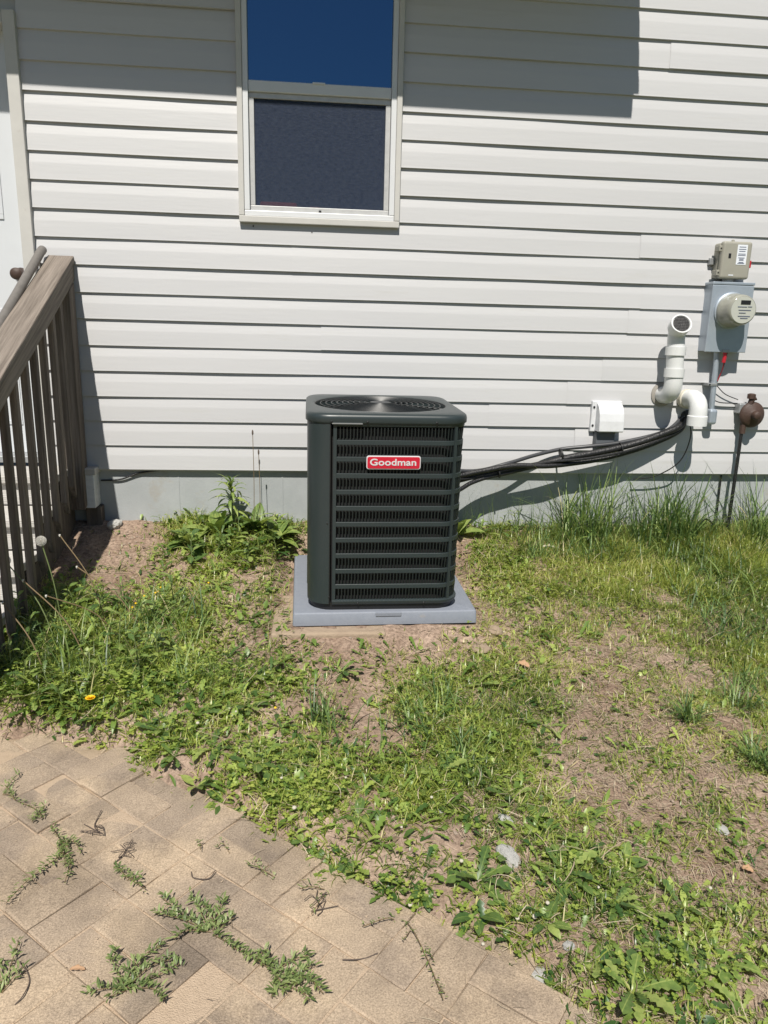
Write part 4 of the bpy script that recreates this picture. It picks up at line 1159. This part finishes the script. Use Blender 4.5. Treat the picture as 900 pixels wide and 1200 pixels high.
g_, kk = green(X, Y); px, py, d = proj(X, Y, ground_z(X, Y, False))
den = np.where((px < 360) & (py < 800), .9, .28)*np.clip(1-g_*1.1, 0, 1)
keep = (rs.rand(len(X)) < den) & (patio_d(X, Y) < -.01) & ~((np.abs(X-.298) < .41) & (np.abs(Y+.617) < .42))
X, Y = X[keep], Y[keep]; n = len(X); print('peb', n)
s = .0014+.0085*rs.rand(n)**6
PEBM = mat('pebble', (.13, .095, .07), .9, n_scale=120, n_amt=.7, col2=(.46, .37, .29), bump=.3, bump_scale=100)
tag(pebbles('gravel', X, Y, ground_z(X, Y)+s*.2, s, PEBM), 'small stones and soil clods on the bare dirt', 'gravel', None, 'stuff')
# loose grit over the patio
X, Y = scatter(5000, x0=-1.6, x1=.9, y0=-3.2, y1=-1.4)
k_ = patio_d(X, Y) > .01; X, Y = X[k_], Y[k_]; n = len(X); s = .0008+.0022*rs.rand(n)**3
tag(pebbles('patio_grit', X, Y, patio_z(Y)+s*.3+.0005, s, SAND), 'loose sand grains scattered on the patio pavers', 'grit', None, 'stuff')

# single rocks, leaves, scraps
def gpt(px, py): 
    p_ = pix_ground(px, py); d_ = float(patio_d(p_[0], p_[1]))
    z = float(ground_z(p_[0], p_[1])) if d_ < 0 else float(patio_z(p_[1]))
    return Vector((p_[0], p_[1], z))
for (px, py, s, m, lab, cat) in (
    (597, 1008, (.042, .026, .018), ROCKM, 'pale flat concrete lump lying in the clover', 'rock'),
    (627, 1151, (.036, .030, .017), ROCKM, 'rough pale grey rock on the edge of the patio pavers', 'rock'),
    (508, 1088, (.011, .010, .007), ROCKM, 'tiny white stone at the edge of the clover by the pavers', 'rock'),
    (666, 1109, (.015, .012, .008), ROCKM, 'small pale stone in the grass above the rough grey rock', 'rock'),
    (592, 966, (.022, .014, .008), ROCKM, 'thin pale stone chip on bare soil below the dark grass tuft', 'rock'),
    (518, 950, (.020, .014, .008), ROCKM, 'small pale stone beside the dark grass tuft', 'rock'),
    (562, 757, (.040, .030, .018), TANROCK, 'tan broken brick piece by the front corner of the grey pad', 'rock'),
    (578, 738, (.032, .034, .020), TANROCK, 'tan stone beside the grey pad on the vent pipe side', 'rock'),
    (136, 616, (.045, .032, .026), ROCKM, 'grey stone in the shade beside the foundation', 'rock'),
    (846, 976, (.020, .014, .008), ROCKM, 'small grey stone on the bare soil farthest from the pavers', 'rock')):
    o = bpy.data.objects.new('rock', rock_mesh('rock', int(px*7+py), m, 3, 1, .3)); COL.objects.link(o)
    p_ = gpt(px, py); o.location = (p_.x, p_.y, p_.z+s[2]*.35); o.scale = s; o.rotation_euler = (R.uniform(-.2, .2), R.uniform(-.2, .2), R.uniform(0, 6))
    tag(o, lab, cat)
def curled(name, m, L, W, seed, kx=3):
    r_ = random.Random(seed); b = MB(); vs = []
    for i in range(9):
        t = i/8; wv = math.sin(math.pi*min(1, t*.92+.06))**.7*(1+.25*math.sin(t*17))
        for j in range(5):
            u = (j-2)/2
            vs.append(((t-.5)*L, u*W*.5*wv, .25*W*u*u*wv+.12*L*math.sin(t*3.1)+r_.uniform(-.05, .05)*W))
    b.add(vs, [(i*5+j, i*5+j+1, i*5+j+6, i*5+j+5) for i in range(8) for j in range(4)])
    o = b.build(name, m, smooth=True); o.modifiers.new('solid', 'SOLIDIFY').thickness = .0008; return o
for (px, py, L_, W_, m, nm, lab, cat) in ((613, 779, .055, .036, DRYLEAF, 'dry_leaf', 'dry orange brown leaf lying on the soil beyond the tan stones by the pad', 'leaf'), (644, 643, .075, .032, SCRAPM, 'paper_scrap', 'crumpled pale scrap lying in the grass before the foundation', 'scrap'),
                                 (876, 1020, .03, .022, DRYLEAF, 'dry_leaf', 'small dry brown leaf in the clover near the small grey stone', 'leaf'), (93, 1157, .034, .012, DRYLEAF, 'dry_leaf', 'narrow rusty leaf lying on a patio paver', 'leaf')):
    o = curled(nm, m, L_, W_, px); p_ = gpt(px, py); o.location = p_+Vector((0, 0, .012 if patio_d(p_.x, p_.y) < 0 else .003)); o.rotation_euler = (.1, .1, R.uniform(-.6, .6)); tag(o, lab, cat)
# twigs on the pavers
for (pts, lab) in (([(372, 1062), (371, 1075), (378, 1085), (372, 1094)], 'thin dry stem curved on the patio beside the long knotweed'), ([(225, 1040), (228, 1049), (245, 1048), (253, 1040)], 'curled dry twig lying on a grey paver'),
                   ([(100, 983), (118, 994), (112, 985), (120, 968)], 'small dark dried weed on the patio paver'), ([(135, 1030), (145, 1022), (150, 1012), (158, 1009)], 'forked dead twig on the patio'),
                   ([(401, 1145), (414, 1147), (428, 1143), (442, 1139)], 'straight brown twig on the tan pavers'), ([(4, 1146), (25, 1150), (37, 1168), (30, 1190), (20, 1199)], 'long pale dead stem looping over the patio corner')):
    P_ = [gpt(*q) for q in pts]; P_ = [p_+Vector((0, 0, .003+.005*(i % 2))) for i, p_ in enumerate(P_)]
    tw = MB().tube(spline(P_, 5), .0014, 6); 
    if 'forked' in lab or 'weed' in lab:
        for k in range(5):
            a = P_[1+k % 2]; tw.tube(spline([a, a+Vector((R.uniform(-.03, .03), R.uniform(-.03, .03), .006)), a+Vector((R.uniform(-.05, .05), R.uniform(-.05, .05), .003))], 4), .0011, 5)
    tag(tw.build('dry_twig', TWIGM, smooth=True), lab, 'twig')

# leaf meshes shared by individually built plants
def leaf_mesh(name, L, W, prof, droop, fold=.2, bow=.0, m=LEAFO, e0=.0):
    o = strips(name, m, np.zeros((1, 3)), np.array([L]), np.array([W]), np.array([0.]), np.array([e0]), np.array([droop]), prof, np.array([.5]), fold=fold, across=3, bow=np.array([bow]))
    me = o.data; bpy.data.objects.remove(o, do_unlink=True); return me
JAG = [leaf_mesh('jagged_leaf', .13, .040, [.14, .2, .48, .22, .66, .30, .85, .40, 1.0, .55, .9, .62, .04], .5+.3*k, bow=(-.4, .1, .4)[k]) for k in range(3)]
OVL = [leaf_mesh('oval_leaf', .11, .048, [.1, .14, .55, .92, 1, .86, .55, .05], .4+.4*k, bow=(-.2, .1, .3)[k]) for k in range(3)]
NAR = [leaf_mesh('narrow_leaf', .15, .021, [.3, .8, 1, .9, .6, .04], 1.0+.5*k) for k in range(3)]
DOCK = [leaf_mesh('dock_leaf', .19, .070, [.12, .16, .5, .85, .98, 1, .9, .7, .4, .04], .7+.4*k, fold=.3, bow=(-.3, 0, .3)[k]) for k in range(3)]
def rosette(p, meshes, nl, scale, label, cat, name, group, e=(.25, .9)):
    t = thing(name, label, cat, (p.x, p.y, p.z), group)
    a0 = R.uniform(0, 6.28)
    for k in range(nl):
        o = bpy.data.objects.new('leaf', R.choice(meshes)); COL.objects.link(o); o.parent = t
        o.rotation_euler = (R.uniform(-.25, .25), -R.uniform(*e), a0+k*2.4+R.uniform(-.3, .3)); s = scale*R.uniform(.65, 1.1); o.scale = (s, s, s)
    return t
def where(q):
    x, y = q
    if y < 700 and x < 400: return 'between the bare dirt and the air conditioner', 'by the dirt'
    if y < 760 and x > 540: return 'between the grey pad and the foundation on the vent pipe side', 'by the vent pipes'
    if x < 240 and y < 880: return 'in the weed patch between the railing and the pavers', 'by the railing'
    if y < 800: return 'in front of the grey pad', 'by the pad'
    if x < 440: return 'along the curved edge of the pavers', 'along the pavers'
    if y < 950: return 'around the dark grass tufts in front of the pad', 'by the dark tufts'
    if x < 620: return 'around the pale concrete lump', 'by the concrete lump'
    return 'in the clover beyond the rough grey rock', 'beyond the grey rock'
jl = [(40, 830), (75, 850), (120, 845), (160, 830), (60, 790), (100, 770), (150, 780), (200, 800), (230, 840), (190, 860), (250, 880), (205, 890), (290, 830), (330, 850), (300, 800), (260, 790), (20, 780), (135, 740), (205, 760), (240, 730),
      (180, 720), (130, 810), (330, 780), (345, 905), (300, 900), (540, 890), (515, 910), (570, 870), (600, 930), (480, 830), (640, 850), (690, 745), (560, 800), (640, 985), (690, 1010), (720, 1060), (780, 1110), (760, 1070), (700, 1130), (820, 1150), (800, 1060), (850, 1130), (740, 1170), (660, 1030), (600, 1060), (560, 1030), (870, 1180), (615, 700), (590, 650), (620, 640), (255, 690), (280, 660), (330, 745), (400, 790)]
ovl = [(230, 925), (262, 945), (285, 955), (240, 945), (375, 1015), (395, 1030), (415, 1020), (355, 985), (330, 935), (500, 1050), (560, 1075), (640, 1090), (730, 1010), (420, 960), (210, 640), (225, 660), (260, 640), (560, 625), (575, 640), (605, 660), (675, 720), (655, 735), (500, 790), (610, 800), (630, 960), (690, 960)]
for q in jl:
    rosette(gpt(*q), JAG, R.randint(6, 11), R.uniform(.45, .85)*(.75 if q[1] < 760 else 1), 'jagged dandelion rosette '+where(q)[0], 'weed', 'dandelion_rosette', 'dandelion rosettes '+where(q)[1])
for q in ovl:
    rosette(gpt(*q), OVL, R.randint(5, 9), R.uniform(.4, .75)*(.8 if q[1] < 760 else 1), 'smooth oval leaved weed '+where(q)[0], 'weed', 'broadleaf_weed', 'smooth leaved weeds '+where(q)[1])
def upright(p, h, label, group, meshes=JAG, nl=12, sc_=.7):
    t = thing('upright_weed', label, 'weed', (p.x, p.y, p.z), group)
    lx, ly = R.uniform(-.03, .03), R.uniform(-.03, .03)
    S_ = spline([(0, 0, -.01), (lx*.4, ly*.4, h*.5), (lx, ly, h)], 6)
    MB().tube(S_, [.0032-.0018*i/(len(S_)-1) for i in range(len(S_))], 6).build('stem', STEMM, t, smooth=True)
    for k in range(nl):
        f = (.12+.88*k/(nl-1))*(len(S_)-1.001); i = int(f)
        o = bpy.data.objects.new('leaf', R.choice(meshes)); COL.objects.link(o); o.parent = t; o.location = S_[i].lerp(S_[i+1], f-i)
        o.rotation_euler = (R.uniform(-.35, .35), -R.uniform(.1, .9)-.3*k/nl, k*2.4+R.uniform(-.3, .3)); s_ = sc_*(1.05-.5*k/nl)*R.uniform(.75, 1.15); o.scale = (s_, s_, s_)
    return t
for q in [(15, 800), (40, 770), (65, 745), (90, 720), (115, 735), (145, 715), (175, 735), (60, 815), (100, 795), (140, 770), (185, 775), (30, 845), (75, 835), (20, 740), (205, 720), (165, 800)]:
    upright(gpt(*q), R.uniform(.09, .2), 'leafy upright weed in the patch between the railing and the pavers', 'upright weeds by the railing', R.choice([JAG, OVL]), R.randint(9, 14), R.uniform(.5, .8))
for q in [(215, 640), (235, 625), (255, 650), (280, 640), (305, 625), (325, 635), (225, 665), (290, 660), (340, 630)]:
    upright(gpt(*q), R.uniform(.08, .2), 'leafy upright weed between the bare dirt and the air conditioner', 'upright weeds left of the unit', R.choice([JAG, OVL]), R.randint(9, 14), R.uniform(.5, .85))
for q in [(565, 625), (585, 632), (605, 622), (690, 640), (725, 635), (770, 640), (820, 650)]:
    upright(gpt(*q), R.uniform(.07, .16), 'leafy upright weed along the foundation on the vent pipe side', 'upright weeds by the foundation', R.choice([JAG, NAR]), R.randint(8, 12), R.uniform(.45, .75))
# tall leafy weed by the foundation
pw = Vector((-.43, -.10, float(ground_z(-.43, -.10))))
tw = thing('tall_weed', 'tall upright weed with narrow drooping leaves between foundation and bare dirt', 'weed', pw)
MB().tube(spline([(0, 0, -.01), (.004, 0, .12), (.0, .004, .27)], 6), [.006]*6+[.004]*7, 8).build('stem', STEMM, tw, smooth=True)
for k in range(44):
    o = bpy.data.objects.new('leaf', R.choice(NAR)); COL.objects.link(o); o.parent = tw
    t = k/43; o.location = (0, 0, .06+.21*t**.7); o.rotation_euler = (R.uniform(-.3, .3), -(.25+1.0*t+R.uniform(-.2, .2)), k*2.4); s = (.95-.45*t*t)*R.uniform(.8, 1.1); o.scale = (s, s, s)
for k, (X_, Y_, nl, lab) in enumerate(((-.30, -.10, 9, 'dock plant with large wavy leaves between the tall upright weed and the air conditioner'), (-.50, -.16, 8, 'dock plant with large leaves at the foot of the tall upright weed'), (-.62, -.24, 6, 'dock plant with spreading leaves on the edge of the bare dirt'), (-.20, -.17, 6, 'dock plant closest to the railing side of the air conditioner'), (.78, -.10, 6, 'dock plant by the foundation under the refrigerant lines'))):
    rosette(Vector((X_, Y_, float(ground_z(X_, Y_)))), DOCK, nl+6, .95, lab, 'weed', 'dock_plant', None, (.35, 1.3))
for k, (px, tipy, basey) in enumerate(((296, 505, 590), (303, 528, 592))):
    a = at_y(px, tipy, -.12); b = at_y(px+1, basey, -.12); gz_ = float(ground_z(b[0], -.12))
    t = thing('seed_stalk', ('thin plantain stalk with the tallest brown seed tip before the siding', 'thin plantain stalk with a fat grey seed tip beside the tallest one', 'thin bent grass stalk left of the tall upright weed')[k], 'stalk', (b[0], -.12, gz_))
    top = Vector(a)-t.location
    MB().tube(spline([(0, 0, 0), (top.x*.4+.004, 0, top.z*.5), tuple(top)], 6), .0016, 6).build('stem', STEMR, t, smooth=True)
    MB().tube([top-Vector((0, 0, .022)), top-Vector((0, 0, .015)), top, top+Vector((0, 0, .006))], [.0018, .0045, .0042, .001], 8).build('seed_tip', TWIGM, t, smooth=True)
# dandelion stalks by the railing
def puff(px, py, Y, base, label, rad_=.021, name='dandelion_clock'):
    tip = Vector(at_y(px, py, Y)); bz = float(ground_z(base[0], base[1])); t = thing(name, label, 'dandelion', (base[0], base[1], bz))
    tp = tip-t.location
    MB().tube(spline([(0, 0, 0), (tp.x*.35, tp.y*.35, tp.z*.55), tuple(tp)], 8), .0024, 8).build('stem', STEMR if rad_ < .01 else STEMM, t, smooth=True)
    if rad_ > .01:
        b = MB(); r_ = random.Random(px)
        for k in range(130):
            zz = 1-2*(k+.5)/130; a = k*2.39996; rr = math.sqrt(1-zz*zz); d = Vector((rr*math.cos(a), rr*math.sin(a), zz))
            b.tube([tp+d*.003, tp+d*rad_*.93], .00028, 3, caps=False)
            s1 = d.orthogonal().normalized(); s2 = d.cross(s1)
            for q in range(5):
                an = q*1.2566; e_ = (s1*math.cos(an)+s2*math.sin(an))*rad_*.24
                b.tube([tp+d*rad_*.92, tp+d*rad_*1.0+e_], .00035, 3, caps=False)
        b.build('seed_head', PUFF, t)
        MB().lathe([(.001, -.004), (.004, -.002), (.004, .002), (.001, .004)], tuple(tp), 'z', 10).build('receptacle', STEMR, t, smooth=True)
    else:
        MB().lathe([(.002, -.008), (.0045, -.003), (.004, .002), (.001, .003)], tuple(tp), 'z', 10).build('bare_tip', PUFF, t, smooth=True)
puff(48, 634, -.95, (-1.02, -.98), 'white dandelion clock on a tall stem in front of the railing balusters', .0205)
puff(6, 657, -1.0, (-1.0, -1.1), 'white dandelion clock on a leaning stem against the balusters, lower than the other', .0205)
puff(856, 684, -.55, (1.86, -.57), 'white dandelion clock low in the long grass near the gas regulator', .019)
puff(70, 627, -.85, (-.86, -.92), 'bent dandelion stem without seeds leaning toward the bare shaded dirt', .004, 'dandelion_stalk')
puff(27, 680, -1.1, (-.86, -1.2), 'bare dandelion stem slanting across the balusters', .004, 'dandelion_stalk')
puff(54, 698, -1.1, (-.80, -1.0), 'short arched dandelion stem with empty tip by the balusters', .004, 'dandelion_stalk')
puff(3, 706, -1.2, (-.98, -1.3), 'thin dandelion stem standing right against the nearest balusters', .004, 'dandelion_stalk')
puff(90, 664, -.85, (-.72, -.95), 'arched dandelion stem bending over the shaded soil', .004, 'dandelion_stalk')
# yellow dandelion
p_ = gpt(107, 835); fl = thing('yellow_dandelion', 'single yellow dandelion flower in the weeds above the pavers', 'flower', p_)
MB().tube(spline([(.01, .05, 0), (.004, .02, .03), (0, 0, .05)], 6), .0022, 8).build('stem', STEMM, fl, smooth=True)
b = MB()
for rgi, (nq, rr, el) in enumerate(((22, .0155, .25), (18, .0125, .6), (12, .009, 1.0), (6, .006, 1.35))):
    for k in range(nq):
        a = 6.283*k/nq+rgi*.15; c_, s_ = math.cos(a), math.sin(a); w_ = .0022
        p0 = Vector((c_*.002, s_*.002, .052)); p1 = p0+Vector((c_*math.cos(el), s_*math.cos(el), math.sin(el)))*rr; sd = Vector((-s_, c_, 0))*w_
        b.add([p0-sd*.6, p0+sd*.6, p1+sd, p1-sd], [(0, 1, 2, 3)])
b.build('petals', YELLOW, fl)
# tiny yellow flowers and clover blossoms
def blossom_mesh(m, r, nm):
    me = rock_mesh(nm, 3, m, 2, .85, .15)
    for v in me.vertices: v.co *= r
    return me
BLM = blossom_mesh(BLOSS, .0055, 'clover_blossom'); YLM = blossom_mesh(YELLOW, .0045, 'buttercup')
bl = [(232, 855), (195, 872), (277, 847), (233, 857), (405, 923), (402, 1022), (330, 925), (383, 915), (470, 985), (555, 1040), (605, 1090), (615, 1105), (565, 1120), (580, 1125), (625, 1090), (665, 1130), (540, 1020), (735, 1060), (830, 1055), (715, 905), (760, 680), (800, 690), (838, 688), (865, 715), (880, 722), (780, 690), (740, 700), (690, 760), (505, 950), (530, 1000), (640, 1075), (690, 1090), (700, 1050), (150, 745), (58, 775), (590, 1045), (480, 1075), (455, 1010), (345, 960), (375, 975)]
for q in bl[::2]:
    o = bpy.data.objects.new('clover_blossom', BLM); COL.objects.link(o); p_ = gpt(*q); o.location = (p_.x, p_.y, p_.z+R.uniform(.025, .045)); s = R.uniform(.65, 1.2); o.scale = (s, s, s)
    tag(o, 'tiny white clover blossom '+where(q)[0], 'flower', 'clover blossoms '+where(q)[1])
for q in [(186, 708), (183, 710), (156, 725), (189, 698), (160, 722), (170, 715), (323, 850), (245, 700)]:
    o = bpy.data.objects.new('yellow_blossom', YLM); COL.objects.link(o); p_ = gpt(*q); o.location = (p_.x, p_.y, p_.z+R.uniform(.05, .07)); tag(o, 'tiny yellow flower in the weeds below the bare dirt patch', 'flower', 'tiny yellow flowers')
# knotweed in the paver joints
def knotweed(name, stems, label, dens=1.0, lsz=.012):
    """stems: list of pixel polylines on the patio"""
    p0 = gpt(*stems[0][0]); t = thing(name, label, 'weed', p0)
    B = []; Yw = []; Ls = []; E0 = []
    for st in stems:
        P_ = [gpt(*q) for q in st]
        P_ = [q-p0+Vector((0, 0, .003+.012*min(1, i))) for i, q in enumerate(P_)]
        if len(P_) < 3: P_ = [P_[0], (P_[0]+P_[1])/2+Vector((R.uniform(-.008, .008), R.uniform(-.008, .008), .006)), P_[1]]
        S_ = spline(P_, 8); MB().tube(S_, .0011, 5).build('stem', STEMR, t, smooth=True)
        ln = sum((S_[i+1]-S_[i]).length for i in range(len(S_)-1)); nl = int(ln/.0062*dens)+4
        for k in range(nl):
            f = (k+R.random())/nl*(len(S_)-1.001); i = int(f); q = S_[i].lerp(S_[i+1], f-i); d = (S_[i+1]-S_[i]).normalized()
            B.append(tuple(q+Vector((R.gauss(0, .004), R.gauss(0, .004), R.uniform(0, .012))))); Yw.append(math.atan2(d.y, d.x)+R.choice((-1, 1))*R.uniform(.3, 1.5)); Ls.append(lsz*.82*R.uniform(.5, 1.4)); E0.append(R.uniform(.0, 1.0))
    B = np.array(B); n_ = len(B); Ls = np.array(Ls)
    o = strips('foliage', KNOTM, B, Ls*1.4, Ls*.40, np.array(Yw), np.array(E0), U(-.1, .8, n_), [.2, .85, 1, .7, .1], U(0, 1, n_), fold=.2, across=3)
    o.parent = t; o['kind'] = 'stuff'
    return t
knotweed('knotweed', [[(5, 948), (16, 935), (25, 925)], [(5, 948), (20, 958)], [(20, 955), (8, 940)]], 'small knotweed clump in the joint at the upper corner of the patio', 1.3, .010)
knotweed('knotweed', [[(22, 955), (45, 970), (52, 980)], [(48, 970), (40, 985)], [(45, 975), (55, 965)]], 'compact round knotweed clump in a paver joint', 2.0, .010)
knotweed('knotweed', [[(62, 985), (72, 1005), (82, 1015)], [(72, 1003), (75, 1018), (80, 1040)], [(75, 1020), (60, 1035), (35, 1055), (10, 1082)], [(72, 1008), (88, 1008), (97, 1022)], [(70, 1015), (85, 1030), (78, 1058)]], 'sprawling knotweed with a long thin runner across the patio', 2.0)
knotweed('knotweed', [[(135, 1030), (150, 1050), (172, 1065)], [(150, 1048), (140, 1040)], [(150, 1050), (165, 1050)]], 'short knotweed beside the forked dead twig', 1.8)
knotweed('knotweed', [[(245, 1110), (215, 1095), (190, 1075)], [(245, 1110), (210, 1100), (185, 1095)], [(245, 1110), (235, 1090), (225, 1072)], [(250, 1112), (258, 1090), (262, 1078)], [(248, 1112), (222, 1115), (205, 1125)], [(252, 1108), (240, 1085)], [(255, 1112), (275, 1100)], [(250, 1115), (265, 1128), (278, 1138)]], 'bushy knotweed at the upper end of the long weedy joint', 2.4, .013)
knotweed('knotweed', [[(272, 1130), (295, 1145), (320, 1158)], [(300, 1148), (312, 1140)], [(310, 1150), (325, 1170), (335, 1190)], [(320, 1160), (345, 1150), (362, 1145)], [(330, 1168), (360, 1172), (378, 1190)], [(325, 1165), (350, 1165), (365, 1158)], [(335, 1175), (355, 1190), (362, 1199)], [(330, 1172), (322, 1185), (318, 1196)], [(340, 1170), (348, 1180)], [(300, 1146), (315, 1160)]], 'thick knotweed mat at the lower end of the long weedy joint', 3.2, .013)
knotweed('knotweed', [[(150, 1180), (135, 1155), (138, 1140)], [(150, 1180), (165, 1150), (192, 1132)], [(150, 1180), (185, 1170), (212, 1155)], [(150, 1180), (125, 1185), (105, 1190)], [(150, 1180), (180, 1185), (195, 1198)], [(150, 1180), (150, 1160)], [(150, 1182), (130, 1195)], [(150, 1180), (175, 1160), (200, 1150)]], 'large open knotweed spreading near the front of the patio', 2.6, .013)
knotweed('knotweed', [[(5, 1185), (15, 1160), (25, 1128)], [(5, 1185), (20, 1170), (30, 1160)], [(5, 1180), (2, 1155)]], 'sparse upright knotweed at the patio corner', 1.4)
knotweed('knotweed', [[(345, 1045), (310, 1043), (290, 1035)], [(310, 1043), (300, 1030)], [(345, 1045), (370, 1045), (380, 1035)], [(270, 1018), (262, 1010), (255, 1015)], [(232, 1008), (236, 1018)]], 'thin runner weed creeping from the clover over the pavers', 1.0, .009)
knotweed('knotweed', [[(470, 1085), (480, 1110), (500, 1150), (518, 1198)], [(470, 1088), (455, 1100), (425, 1110)], [(480, 1110), (472, 1125)], [(492, 1135), (507, 1150)], [(510, 1170), (520, 1190)], [(385, 1045), (378, 1075), (365, 1095)], [(380, 1060), (352, 1065)]], 'long trailing runner weed reaching across the tan pavers', .7, .010)

print('objects', len(bpy.data.objects), 'tris', sum(len(o.data.polygons)*2 for o in bpy.data.objects if o.type == 'MESH'))
